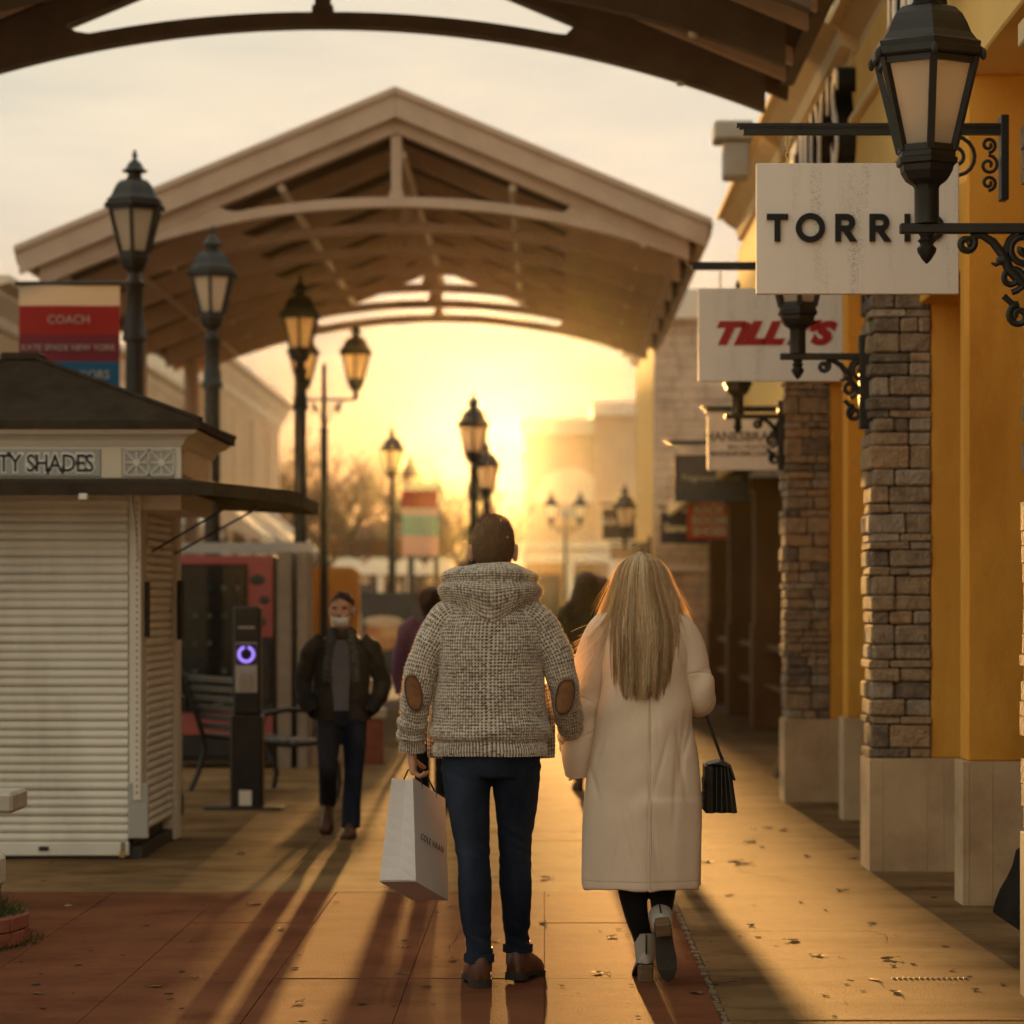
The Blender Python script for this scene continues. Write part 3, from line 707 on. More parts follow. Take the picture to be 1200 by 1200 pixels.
def pole_lamp(x, y, label, top=5.02, arms=None, s=1.2, rot=0):
    T = thing('street_lamp', label, 'street lamp', (x,y,0), 0, 'black lantern street lamps along the walk')
    zc = top-.832*s
    prof = [(.2,0),(.2,.08),(.17,.12),(.165,.55),(.18,.58),(.18,.62),(.12,.7),(.095,.78),(.082,.9)]
    MB().lathe(prof,16).build('base','black_metal',T,smooth=True)
    if arms is None:
        MB().lathe([(.082,.9),(.074,zc-.55)],16).build('pole','black_metal',T,smooth=True)
        MB().lathe([(.074,zc-.55),(.1,zc-.54),(.1,zc-.5),(.085,zc-.47),(.085,zc-.4),(.075,zc-.36),(.07,zc-.12),(.085,zc-.1),(.085,zc-.07),(.06,zc-.05),(.052,zc)],16).build('collar','black_metal',T,smooth=True)
        lantern_parts(T, (0,0,zc), rot, s)
    else:
        za = zc-.12
        MB().lathe([(.07,.9),(.05,za-.5),(.062,za-.49),(.062,za-.42),(.04,za-.4),(.035,za+.45),(.05,za+.46),(.0,za+.54)],12).build('pole','black_metal',T,smooth=True)
        for sx in arms:
            am = MB().beam((0,0,za),(sx,0,za),.035,.035).tube(spiral((sx*.45,0,za-.14),.09,.02,1.6,sx),.012,6).tube([(sx*.1,0,za-.35),(sx*.25,0,za-.15),(sx*.6,0,za-.03)],.013,6)
            am.tube([(sx,0,za),(sx,0,zc)],.04,8)
            am.build('arm','black_metal',T); lantern_parts(T,(sx,0,zc),rot,s)
    return T
def spiral(c, r0, r1, turns, sgn=1, n=26, ph=0):
    return [(c[0]+sgn*(r0+(r1-r0)*i/n)*math.cos(ph+2*PI*turns*i/n), c[1], c[2]+(r0+(r1-r0)*i/n)*math.sin(ph+2*PI*turns*i/n)) for i in range(n+1)]
pole_lamp(-3.29, 23.3, 'tall black lamp post beside the striped banner behind the kiosk', 5.13)
pole_lamp(-3.16, 27.6, 'black lamp post rising behind the vending machine', 5.08)
pole_lamp(-2.86, 34.0, 'black lamp post above the orange board, lantern under the far canopy edge', 5.35, None, 1.25)
pole_lamp(-3.19, 42.0, 'thin lamp pole with lantern hung out on a scrolled arm to its right', 5.62, (.46,-.30), 1.25)
pole_lamp(-1.22, 50.0, 'lamp post standing in the sun glare above the man in the sweater', 5.17, None, 1.5)
pole_lamp(-3.15, 60.0, 'lamp post left of the distant striped banner, seen small against the sky', 5.25, None, 1.4)
pole_lamp(-3.15, 68.5, 'lamp post rising directly behind the distant striped banner', 5.1, None, 1.4)
pole_lamp(-2.90, 78.0, 'farthest small lamp post in the row behind the distant banner', 5.1, None, 1.3)
pole_lamp(.66, 90.0, 'two-lantern lamp post in front of the far arched building', 5.1, (.45,-.45), 1.25)
pole_lamp(-1.12, 56.5, 'lamp post half hidden behind the lamp in the glare', 4.75, None, 1.4)

def wall_lamp(x, y, xw, label, za=2.846, s=1.06):
    T = thing('wall_lamp', label, 'wall lamp', (xw, y, za), 0, 'black lanterns on scrolled wall brackets')
    dx = x-xw
    MB().box(-.05,.012,-.045,.045,-.42,.1).build('back_plate','black_metal',T,bevel=.006)
    arm = MB().box(dx-.098,-.01,-.022,.022,-.036,.0); arm.build('arm','black_metal',T,bevel=.004)
    # cast scrollwork under the arm
    sc = MB(); r=.0135
    e = dx+.11
    sc.tube(spiral((e+.035,0,-.072),.034,.008,1.35,-1,20,PI/2+.4),r,7)
    sc.tube([(e+.05,0,-.046),(e+.09,0,-.042),(e+.13,0,-.066),(e+.165,0,-.11),(e+.19,0,-.165),(e+.235,0,-.215),(e+.29,0,-.245),(e+.34,0,-.258),(-.04,0,-.268)],[.012,.014,.016,.018,.02,.018,.017,.016,.014],8)
    sc.tube(spiral((e+.245,0,-.088),.066,.012,1.5,-1,26,PI*1.05),r,7)
    sc.tube([(e+.172,0,-.13),(e+.178,0,-.09),(e+.19,0,-.06),(e+.215,0,-.038)],.013,7)
    sc.ell((e+.168,0,-.132),(.026,.02,.022),8,6)
    sc.tube([(e+.168,0,-.132),(e+.14,0,-.15),(e+.125,0,-.143)],[.014,.009,.004],6)
    sc.tube(spiral((-.1,0,-.2),.05,.01,1.4,1,22,-PI/2),r*.9,7)
    sc.tube(spiral((-.075,0,-.335),.042,.01,1.4,1,22,PI/2),r*.9,7)
    sc.tube([(-.13,0,-.262),(-.1,0,-.29),(-.078,0,-.293)],.012,7)
    sc.build('scrollwork','black_metal',T,smooth=True)
    MB().lathe([(.045,0),(.045,.13),(.05,.14)],14,c=(dx,0,0)).build('stem','black_metal',T,smooth=True)
    MB().lathe([(.004,-.145),(.016,-.132),(.033,-.105),(.036,-.09),(.024,-.078),(.026,-.07),(.034,-.062),(.022,-.052),(.03,-.036)],14,c=(dx,0,0)).build('drop_finial','black_metal',T,smooth=True)
    lantern_parts(T, (dx,0,.125), 0, s)
    return T
wall_lamp(1.39, 10.55, 1.80, 'large black wall lantern in front of the sign reading TORRID')
wall_lamp(1.41, 16.15, 1.80, 'black wall lantern on the nearest stone pier, overlapping the red lettered sign', 2.865)
wall_lamp(1.45, 21.75, 1.80, 'black wall lantern on the second stone pier, over the white underwear sign', 2.90)
wall_lamp(1.36, 49.0, 1.80, 'small black wall lantern on the far stone clad building', 2.55)

# ================================================================ HANGING SIGNS
def hanging_sign(x0, x1, y, z0, z1, label, board, zarm, xw, xl, scroll=True):
    T = thing('hanging_sign', label, 'sign', (xw, y, z0), 0, 'shop signs hung from brackets over the walk'); O = tuple(T.location)
    def P(n, mb, mt, bevel=0, smooth=False): return part(n, mb, mt, T, bevel, smooth)
    P('board', MB().box(x0,x1,y-.02,y+.02,z0,z1), board, .003)
    a = MB().box(xl+.03,xw,y-.02,y+.02,zarm-.035,zarm).box(xl,xw,y-.028,y+.028,zarm,zarm+.014).box(xl+.012,xw,y-.024,y+.024,zarm-.008,zarm)
    P('arm', a, 'black_metal')
    P('back_plate', MB().box(xw-.02,xw+.015,y-.045,y+.045,zarm-.33,zarm+.05), 'black_metal', .004)
    if scroll:
        s = MB(); q = xw-.02
        s.tube([(x-0, y, z) for x,_,z in spiral((q-.2,0,zarm-.14),.1,.02,1.6,-1,28,PI/2)],.009,6)
        for i,(dz,r_) in enumerate(((-.08,.035),(-.17,.045),(-.25,.035))):
            s.tube([(x,y,z) for x,_,z in spiral((q-.05,0,zarm+dz),r_,.008,1.4,(-1)**i,18,PI/2*(1 if i%2 else -1))],.008,6)
        P('scrollwork', s, 'black_metal', 0, True)
    for xx in (x0+.12*(x1-x0)/.9+.02, x1-.14):
        c = MB(); n = max(2, int((zarm-.035-z1)/.022)); hh=(zarm-.035-z1)/n
        for i in range(n):
            zc=z1+hh*(i+.5); rr=hh*.62
            pts=[(xx+(.55*rr*math.cos(t) if i%2 else 0), y+(0 if i%2 else .55*rr*math.cos(t)), zc+rr*math.sin(t)) for t in [2*PI*k/10 for k in range(11)]]
            c.tube(pts,.0028,5,cap=False)
        P('chain', c, 'brass', 0, True)
    return T
def sign_text(T, x, y, z, body, size, mat, **k):
    O = T.location
    return text('lettering', body, size, mat, T, at(x-O.x, y-.022-O.y, z-O.z), **k)
# white sign with geometric capitals
yT = 13.0; kT = yT/F
def px(v, y): return (v-638)*y/F
def pz(v, y): return 1.45+(712-v)*y/F
T1 = hanging_sign(px(886,yT),px(1123,yT),yT,pz(345,yT),pz(192,yT),'weathered white sign reading TORRID in black capitals','white_sign',pz(149,yT),2.06,px(863,yT))
def torrid(T, y):
    s = MB(); h = .1235; t = .026; z0 = pz(284,yT); O=T.location
    def bar(x0,x1,a,b): s.box(x0,x1,y-.036,y-.0205,a,b)
    def arc(cx,cz,r,a0,a1,n=28):
        for i in range(n):
            b0,b1=a0+(a1-a0)*i/n,a0+(a1-a0)*(i+1)/n
            s.prism([(cx+q*math.cos(b),cz+q*math.sin(b)) for b,q in ((b0,r-t),(b0,r),(b1,r),(b1,r-t))],y-.036,y-.0205)
    x = px(898,yT); bar(x,x+.095,z0+h-t,z0+h); bar(x+.0345,x+.0605,z0,z0+h-t)
    x = px(932,yT); arc(x+.065,z0+h/2,.0655,0,2*PI,40)
    for v in (978,1018):
        x = px(v,yT); bar(x,x+t,z0,z0+h); R=.039
        bar(x+t,x+.05,z0+h-t,z0+h); bar(x+t,x+.05,z0+h-2*R,z0+h-2*R+t); arc(x+.05,z0+h-R,R,-PI/2,PI/2)
        s.prism([(x+.036,z0+h-2*R),(x+.066,z0+h-2*R),(x+.099,z0),(x+.066,z0)],y-.036,y-.0205)
    x = px(1059,yT); bar(x,x+t,z0,z0+h)
    x = px(1078,yT); bar(x,x+t,z0,z0+h); bar(x+t,x+.045,z0+h-t,z0+h); bar(x+t,x+.045,z0,z0+t); arc(x+.045,z0+h/2,h/2,-PI/2,PI/2)
    s.build('lettering','black_letter',T,off=tuple(O))
torrid(T1, yT)
# rain streaks and mildew specks on that sign (wear with a shape of its own)
sg = M['white_sign'].node_tree; b_ = sg.nodes['Principled BSDF']; base = b_.inputs['Base Color'].links[0].from_socket
co = sg.nodes.new('ShaderNodeTexCoord'); m1 = sg.nodes.new('ShaderNodeMapping'); m1.inputs['Scale'].default_value=(14,14,1.2)
n1 = sg.nodes.new('ShaderNodeTexNoise'); n1.inputs['Scale'].default_value=1.0; n1.inputs['Detail'].default_value=3
n2 = sg.nodes.new('ShaderNodeTexNoise'); n2.inputs['Scale'].default_value=170; n2.inputs['Detail'].default_value=2
r1 = sg.nodes.new('ShaderNodeValToRGB'); r1.color_ramp.elements[0].position=.52; r1.color_ramp.elements[1].position=.7
r2 = sg.nodes.new('ShaderNodeValToRGB'); r2.color_ramp.elements[0].position=.5; r2.color_ramp.elements[1].position=.62
mu = sg.nodes.new('ShaderNodeMath'); mu.operation='MULTIPLY'
mu2 = sg.nodes.new('ShaderNodeMath'); mu2.operation='MULTIPLY'; mu2.inputs[1].default_value=.6
mxx = sg.nodes.new('ShaderNodeMix'); mxx.data_type='RGBA'; mxx.inputs[7].default_value=(.32,.28,.24,1)
lk(sg,co.outputs['Object'],m1.inputs[0]); lk(sg,m1.outputs[0],n1.inputs['Vector']); lk(sg,co.outputs['Object'],n2.inputs['Vector'])
lk(sg,n1.outputs['Fac'],r1.inputs[0]); lk(sg,n2.outputs['Fac'],r2.inputs[0]); lk(sg,r1.outputs[0],mu.inputs[0]); lk(sg,r2.outputs[0],mu.inputs[1]); lk(sg,mu.outputs[0],mu2.inputs[0])
lk(sg,mu2.outputs[0],mxx.inputs[0]); lk(sg,base,mxx.inputs[6]); lk(sg,mxx.outputs[2],b_.inputs['Base Color'])

yL = 18.4
T2 = hanging_sign(px(818,yL),px(987,yL),yL,pz(447,yL),pz(338,yL),"white sign reading TILLY'S in slanted red letters",'white_sign',pz(310,yL),2.03,px(805,yL),False)
O_=T2.location
text('lettering', "TiLLY'S", .185, 'red_letter', T2, Matrix.Translation((px(902,yL)-O_.x,yL-.022-O_.y,pz(392,yL)-O_.z)) @ FACE @ Matrix.Diagonal((1.28,1,1,1)), offset=.0125, shear=.36, spacing=1.02, extrude=.006)
yH = 24.0
T3 = hanging_sign(px(829,yH),px(928,yH),yH,pz(551,yH),pz(487,yH),'smaller white sign with grey underwear brand names, behind the second pier lantern','white_sign',pz(478,yH),2.05,px(822,yH),False)
sign_text(T3, px(878,yH), yH, pz(512,yH), 'HANESBRANDS', .108, 'grey_letter', offset=.002)
sign_text(T3, px(878,yH), yH, pz(524,yH), 'BALI | PLAYTEX', .052, 'grey_letter')
sign_text(T3, px(878,yH), yH, pz(532,yH), 'MAIDENFORM | CHAMPION', .052, 'grey_letter', offset=.001)
yN = 33.5
T4 = hanging_sign(px(790,yN),px(878,yN),yN,pz(588,yN),pz(533,yN),'dark slate blue sign with faint pale lettering below the white signs','slate_blue',pz(518,yN),2.5,px(781,yN),False)
sign_text(T4, px(834,yN), yN, pz(560,yN), 'Fragrance Outlet', .1, 'grey_panel')
yR = 42.0
T5 = hanging_sign(px(805,yR),px(856,yR),yR,pz(632,yR),pz(589,yR),'square red sign with white letters reading RACK ROOM SHOES','red_panel',pz(583,yR),2.75,px(800,yR),False)
for i,t_ in enumerate(('RACK','ROOM','SHOES')): sign_text(T5, px(831,yR), yR, pz(598+i*12.5,yR), t_, .165, 'white_letter', offset=.004)
yS = 46.6
T6 = hanging_sign(px(774,yS),px(833,yS),yS,pz(637,yS),pz(600,yS),'dark blue luggage sign half covered by the red sign','navy',pz(594,yS),2.75,px(770,yS),False)
sign_text(T6, px(804,yS), yS, pz(619,yS), 'Samsonite', .17, 'white_letter', offset=.004)
yD = 60.0
T7 = hanging_sign(px(706,yD),px(761,yD),yD,pz(632,yD),pz(596,yD),'black sign with spaced white capitals beyond the stone clad building','dark_metal',pz(590,yD),2.2,px(702,yD),False)
sign_text(T7, px(733,yD), yD, pz(612,yD), 'EOOU ON', .17, 'white_letter', spacing=1.25)
yD2 = 66.0
T8 = hanging_sign(px(715,yD2),px(751,yD2),yD2,pz(656,yD2),pz(640,yD2),'small plain dark sign under the black sign in the distance','far_brown',pz(636,yD2),2.2,px(713,yD2),False)

# ================================================================ BANNERS
def banner(x0, x1, y, z1, h, xp, label, rows, group=None):
    T = thing('pole_banner', label, 'banner', (xp, y, z1-h), 0, group); O = tuple(T.location)
    z = z1; n = sum(r[0] for r in rows)
    for fr, mt, tx in rows:
        zz = z-h*fr/n; V = np.zeros((4,14,3)); xs=np.linspace(x0,x1,14)
        V[:,:,0]=xs-O[0]; V[:,:,2]=np.linspace(z,zz,4)[:,None]-O[2]; V[:,:,1]=.012*np.sin(xs*7+1)[None]+.006*np.cos(np.linspace(z,zz,4)*5)[:,None]
        b = MB(); b.grid(V,False); V2=V.copy(); V2[:,:,1]+=.006; b.grid(V2[:,::-1],False)
        o = b.build('stripe', mt, T, smooth=True, fix=False)
        if tx: text('lettering', tx[0], tx[1], 'banner_white', o, at((x0+x1)/2-O[0], -.026, (z+zz)/2-O[2]), extrude=.002, offset=.0005)
        z = zz
    MB().tube([(x0-.03-O[0],0,h),(0,0,h)],.018,8).tube([(x0-.03-O[0],0,0),(0,0,0)],.018,8).build('rod','black_metal',T)
    return T
yB = 23.3
banner(px(22,yB),px(140,yB),yB,pz(332,yB),1.52,px(150,yB),'striped lamp post banner with white red maroon and blue bands above the kiosk roof',
  [(24,'banner_white',None),(31,'banner_red',('COACH',.095)),(29,'banner_maroon',('KATE SPADE NEW YORK',.068)),(29,'banner_blue',('MICHAEL KORS',.095)),(30,'banner_green',None),(30,'banner_white',None),(30,'banner_red',None)])
yB2 = 59.9
banner(px(471,yB2),px(513,yB2),yB2,pz(566,yB2),1.5,px(459,yB2),'distant faded banner in white coral and pale green beside the far lamps',
  [(8,'banner_white',None),(20,'banner_red',None),(8,'pink',None),(22,'banner_green',None),(22,'pink',None)])

# ================================================================ KIOSK
K = thing('kiosk', 'cream sunglasses kiosk with closed roller shutters and dark hipped roof', 'kiosk', (-3.02,17.5,0)); KO = tuple(K.location)
def kp(n, mb, mt, bevel=0, smooth=False, par=None): return mb.build(n, mt, par or K, off=KO, bevel=bevel, smooth=smooth)
kx0,kx1,ky0,ky1 = -3.72,-2.32,16.72,18.3
kp('base', MB().box(kx0-.0,kx1+.0,ky0+.02,ky1,0,.07), 'dark_metal')
kp('core', MB().box(kx0+.08,kx1-.06,ky0+.1,ky1-.05,.05,2.15), 'dark_metal')
def shutter(n, z0, z1, x0, x1, front=True):
    h = (z1-z0)/n
    pr = [(0,0),(-.014,h*.12),(-.02,h*.4),(-.016,h*.75),(-.002,h*.97),(.012,h*.97),(.012,0)]
    root = kp('roller_shutter', MB().box(x0,x1,ky0+.03,ky0+.04,z0,z1) if front else MB().box(kx1-.03,kx1-.02,x0,x1,z0,z1), 'shutter')
    b = MB().prism(pr, x0, x1, 'x') if front else MB().prism([(-p[0],p[1]) for p in pr], x0, x1, 'y')
    me = b.mesh('slat')
    for i in range(n):
        # locations are relative to the kiosk base
        o = link('slat', me, 'shutter', root)
        o.location = (-KO[0], ky0+.012-KO[1], z0+h*i-KO[2]) if front else (kx1-.012-KO[0], -KO[1], z0+h*i)
        o.location.y += random.uniform(-.0025,.0025) if front else 0; o.location.z += random.uniform(-.0015,.0015); o.rotation_euler.y = random.uniform(-.0006,.0006) if front else 0
        if front: o.location.x = -KO[0]
    return root
shutter(40, .1, 2.09, kx0+.02, px(150,ky0))
shutter(40, .15, 2.1, ky0+.22, ky1-.22, False)
bb = kp('bottom_bar', MB().box(kx0+.02,px(151.5,ky0),ky0-.02,ky0+.02,.02,.1), 'shutter', .006)
for xx in (px(52,ky0),px(-60,ky0)): kp('pull_slot', MB().tube([(xx-.028,ky0-.022,.063),(xx+.028,ky0-.022,.063)],.013,8), 'black_metal', par=bb)
kp('hasp', MB().box(px(142,ky0),px(147,ky0),ky0-.03,ky0-.02,.05,.1), 'steel', .002, par=bb)
kp('padlock', MB().box(px(141.5,ky0),px(147.5,ky0),ky0-.05,ky0-.03,.012,.05).tube([(px(143,ky0),ky0-.04,.05),(px(143,ky0),ky0-.04,.075),(px(146,ky0),ky0-.04,.075),(px(146,ky0),ky0-.04,.05)],.003,6), 'brass', .002, par=bb)
# corner posts and their rails
kp('corner_post', MB().box(px(151,ky0),kx1,ky0-.005,ky0+.2,.12,2.2), 'cream_paint', .008)
kp('corner_rail', MB().box(px(157,ky0),px(166,ky0),ky0-.03,ky0-.004,.34,2.15), 'cream_paint', .004)
rv = MB()
for k in range(46): rv.box(px(160.6,ky0),px(162,ky0),ky0-.033,ky0-.03,.38+k*.037,.392+k*.037)
kp('rail_slot', rv, 'black_metal')
kp('kick_plate', MB().box(px(150.5,ky0),kx1+.04,ky0-.02,ky0+.02,.12,.44), 'grey_panel', .006)
kp('corner_post', MB().box(kx1-.16,kx1+.03,ky1-.2,ky1,.0,2.2), 'cream_paint', .008)
kp('corner_post', MB().box(kx0-.02,kx0+.1,ky0-.005,ky0+.2,.0,2.2), 'cream_paint', .008)
kp('latch_bar', MB().tube([(px(172,ky0),ky0+.02,1.28),(px(172,ky0),ky0+.02,1.6)],.016,8).tube([(kx1+.05,ky1-.22,1.25),(kx1+.05,ky1-.22,1.62)],.02,8), 'black_metal')
kp('gas_strut', MB().tube([(px(155,ky0),ky0-.02,2.1),(px(163,ky0),ky0-.02,1.72)],.014,8).tube([(px(163,ky0),ky0-.02,1.72),(px(163,ky0),ky0-.02,1.55)],.009,8), 'steel')
# sign band above the shutters
zb0,zb1 = 2.195,2.375
kp('sign_band', MB().box(kx0,px(212,ky0)+.0,ky0,ky1,zb0-.18,zb1), 'cream_paint')
kp('sign_plate', MB().box(kx0+.1,px(118,ky0),ky0-.018,ky0,zb0+.01,zb1-.012), 'grey_panel', .003)
tp = dict(size=.142, spacing=.97, align='RIGHT')
text('lettering','CITY SHADES',mat='white_letter',parent=K,matrix=at(px(111,ky0)-KO[0],ky0-.021-KO[1],pz(544,ky0)) @ Matrix.Diagonal((.79,1,1,1)),extrude=.003,offset=.012,**tp)
text('lettering','CITY SHADES',mat='black_letter',parent=K,matrix=at(px(111,ky0)-KO[0],ky0-.027-KO[1],pz(544,ky0)) @ Matrix.Diagonal((.79,1,1,1)),extrude=.003,offset=.0015,**tp)
kp('panel', MB().box(px(119,ky0),px(143,ky0),ky0-.012,ky0,zb0,zb1-.002), 'cream', .003)
fx0,fx1 = px(145,ky0),px(205,ky0); fm=(fx0+fx1)/2
kp('fret_panel', MB().box(fx0,fx1,ky0-.008,ky0,zb0+.01,zb1-.01), 'grey_panel')
fr = MB()
for a,b in ((fx0+.006,fm-.003),(fm+.003,fx1-.006)):
    c=((a+b)/2,(zb0+zb1)/2); z0_,z1_=zb0+.018,zb1-.018
    for p,q in (((a,z0_),(b,z0_)),((a,z1_),(b,z1_)),((a,z0_),(a,z1_)),((b,z0_),(b,z1_)),((a,z0_),(b,z1_)),((a,z1_),(b,z0_)),((a,c[1]),(b,c[1])),((c[0],z0_),(c[0],z1_))):
        fr.beam((p[0],ky0-.014,p[1]),(q[0],ky0-.014,q[1]),.009,.008,(0,1,0))
    fr.lathe([(.02,-.004),(.02,.004)],12); n_=24
    for i in range(len(fr.v)-n_,len(fr.v)):
        x_,y_,z_=fr.v[i]; fr.v[i]=(c[0]+x_,ky0-.016+z_,c[1]+y_)
kp('fretwork', fr, 'cream_paint')
kp('side_glass', MB().box(px(212,ky0)-.005,px(212,ky0)+.012,ky0+.08,ky1-.3,zb0+.02,zb1-.01), 'glass_warm')
# cove cornice and roof
cr0 = MB(); rx1=px(228,ky0); base=(kx0,px(212,ky0),ky0,ky1)
ks=[(0,2.375),(.01,2.385),(.025,2.412),(.05,2.434),(.085,2.447),(.085,2.457),(.1,2.457),(.1,2.472)]
vv=[];
for e_,z_ in ks: vv += [(base[0]-e_,base[2]-e_,z_),(base[1]+e_,base[2]-e_,z_),(base[1]+e_,base[3]+e_,z_),(base[0]-e_,base[3]+e_,z_)]
ff=[(i*4+j,i*4+(j+1)%4,(i+1)*4+(j+1)%4,(i+1)*4+j) for i in range(len(ks)-1) for j in range(4)]
cr0.add(vv, ff+[(3,2,1,0),(28,29,30,31)]); kp('cove_cornice', cr0, 'cream_paint')
e_=.13; rz0=2.474; rz1=2.52; pk=3.0; cx_,cyy=px(28,17.5),17.5
R4=[(base[0]-e_,base[2]-e_),(base[1]+e_,base[2]-e_),(base[1]+e_,base[3]+e_),(base[0]-e_,base[3]+e_)]
rf = MB().add([(x,y,rz0) for x,y in R4]+[(x,y,rz1) for x,y in R4]+[(cx_+sx*.09,cyy+sy*.09,pk-.06) for sx,sy in ((-1,-1),(1,-1),(1,1),(-1,1))],
  [(3,2,1,0)]+[(j,(j+1)%4,4+(j+1)%4,4+j) for j in range(4)]+[(4+j,4+(j+1)%4,8+(j+1)%4,8+j) for j in range(4)]+[(8,9,10,11)])
ro = kp('roof', rf, 'roof_dark')
kp('roof_cap', MB().box(cx_-.12,cx_+.12,cyy-.12,cyy+.12,pk-.07,pk-.02), 'roof_dark', .01, par=ro)
hp = MB()
for (x,y),(sx,sy) in zip(R4,((-1,-1),(1,-1),(1,1),(-1,1))): hp.tube([(x,y,rz1+.005),(cx_+sx*.09,cyy+sy*.09,pk-.055)],.018,6)
kp('hip_cap', hp, 'roof_dark', par=ro)
# awning skirt all round: short in front, long on the right
ax1 = -1.45; yb_=ky1+.35
zt=2.195; zf=2.15
aw = MB().add([(kx0-.3,ky0-.0,zt),(base[1]+.01,ky0-.0,zt),(base[1]+.01,ky1,zt),
   (kx0-.3,ky0-.55,zf),(base[1]+.25,ky0-.55,zf),(ax1,ky0-.1,zf-.03),(ax1,yb_,zf-.03),(base[1],yb_,zf)],
   [(0,3,4,1),(1,4,5),(1,5,6,2),(2,6,7)])
v0 = list(aw.v); aw.add([(x,y,z-.075) for x,y,z in v0], [(1,4,3,0),(5,4,1),(2,6,5,1),(7,6,2),]);
n0=len(v0)
for a,b in ((3,4),(4,5),(5,6),(6,7)): aw.f.append((a,b,b+n0,a+n0))
kp('awning', aw, 'roof_dark')
for a_,b_ in ((ky0+.3,ky0+.15),(ky1-.3,ky1-.2)): kp('awning_strut', MB().tube([(kx1+.02,a_,1.78),(ax1-.3,b_,2.09)],.007,6), 'dark_metal')
kp('awning_clip', MB().box(px(94,16.2),px(104,16.2),ky0-.58,ky0-.55,2.05,2.085), 'cream_paint', .004)

# ================================================================ STREET FURNITURE BEHIND THE KIOSK
V = thing('vending_machine', 'vending machine with pink frame and dark glass front of bottles', 'vending machine', (-2.95,26.2,0))
MB().box(-.46,.5,.02,.75,.05,1.92).build('body','dark_metal',V,bevel=.01)
MB().box(-.46,.5,-.01,.02,1.84,1.92).build('top_frame','pink_panel',V,bevel=.004)
MB().box(.27,.5,-.01,.02,1.18,1.84).build('picture_panel','pink_panel',V,bevel=.004)
for q_ in ((.36,1.7,.07,.05),(.42,1.52,.05,.04),(.36,1.32,.08,.05)): MB().ell((q_[0],-.012,q_[1]),(q_[2],.004,q_[3]),12,8).build('printed_leaf','dark_metal',V,smooth=True)
MB().box(-.46,.5,-.01,.02,.30,.5).build('kick_frame','pink_panel',V,bevel=.004)
for r in range(5):
    MB().box(-.41,.25,.0,.02,.56+r*.25,.57+r*.25).build('shelf','dark_metal',V)
    for c in range(5):
        MB().lathe([(.026,0),(.03,.02),(.03,.1),(.012,.14),(.012,.165)],8,c=(-.33+c*.13,-.012,.575+r*.25)).build('bottle','black_metal',V,smooth=True)
        if (r*3+c)%4 != 1: MB().box(-.352+c*.13,-.308+c*.13,-.046,-.043,.605+r*.25,.65+r*.25).build('bottle_label',('product_glow','white_letter','white_letter')[(r+c)%3],V)
MB().box(-.43,.26,-.065,-.055,.53,1.83).build('glass','clear_dark',V)
MB().box(.29,.47,-.02,.0,.6,1.14).build('control_panel','black_metal',V,bevel=.004)
MB().box(-.4,.24,-.015,.0,.1,.28).build('delivery_flap','black_metal',V,bevel=.01)
gp = thing('panel_frame', 'dull upright frame boards standing beside the pink vending machine', 'frame', (-2.34,26.2,0))
MB().box(-.06,.06,-.1,.6,0,1.95).build('upright','dull_board',gp); MB().box(.12,.2,-.1,.6,0,1.95).build('upright','dull_board',gp); MB().box(-1.1,.2,.62,.7,1.95,2.05).build('top_rail','grey_panel',gp)

C = thing('charging_post', 'black charging post with glowing purple ring and grey card reader', 'charging post', (px(290,20.9),20.9,0))
MB().box(-.115,.115,-.1,.1,0,.68).build('lower_body','black_metal',C,bevel=.012)
MB().box(-.1,.1,-.07,.07,.68,1.46).build('upper_body','black_metal',C,bevel=.015)
MB().box(-.3,.26,-.14,.14,0,.02).build('base_plate','dark_metal',C,bevel=.004)
MB().box(-.078,.078,-.078,-.07,.84,1.2).build('reader_panel','grey_panel',C,bevel=.003)
MB().box(-.075,.075,-.082,-.078,1.04,1.19).build('ring_panel','navy',C)
rg = MB(); pts=[(.052*math.cos(a),-.088,1.115+.052*math.sin(a)) for a in [PI*.58+2*PI*.92*i/30 for i in range(31)]]; rg.tube(pts,.011,8).build('light_ring','purple_glow',C,smooth=True)
MB().prism([(-.026,1.12),(0,1.085),(.026,1.12),(.014,1.135),(0,1.122),(-.014,1.135)],-.092,-.084).build('heart','black_letter',C)
MB().box(-.05,.05,-.084,-.078,.86,.98).build('slot_plate','steel',C,bevel=.002)
MB().box(-.05,.04,-.106,-.1,.03,.14).build('sticker','white_letter',C)
MB().box(-.06,.06,-.075,-.07,1.3,1.315).build('lettering','grey_panel',C)

def bench(loc, rz, label, L_=1.3):
    T = thing('bench', label, 'bench', loc, rz, 'black slatted metal benches')
    for s in (-1,1):
        x = s*L_/2
        f = MB().tube([(x,-.36,.0),(x,-.385,.12),(x,-.37,.26),(x,-.31,.38),(x,-.22,.44)],.022,8).tube([(x,.34,.0),(x,.27,.15),(x,.22,.32),(x,.24,.45),(x,.32,.70),(x,.38,.93)],.022,8)
        f.tube([(x,-.24,.43),(x,0,.41),(x,.24,.44)],.02,8)
        f.tube([(x,.29,.64),(x,.05,.68),(x,-.18,.67),(x,-.29,.60),(x,-.27,.52),(x,-.24,.44)],.02,8)
        f.build('end_frame','black_metal',T,smooth=True)
    for k in range(6): MB().box(-L_/2,L_/2,-.23+k*.08,-.18+k*.08,.435-.006*math.sin(k),.45-.006*math.sin(k)).build('seat_slat','black_metal',T,bevel=.006)
    for k in range(6):
        MB().beam((-L_/2,.25+k*.024,.52+k*.075),(L_/2,.25+k*.024,.52+k*.075),.016,.05).build('back_slat','black_metal',T,bevel=.005)
    return T
bench((-2.2,22.5,0), math.radians(116), 'black slatted metal bench behind the charging post', 1.35)
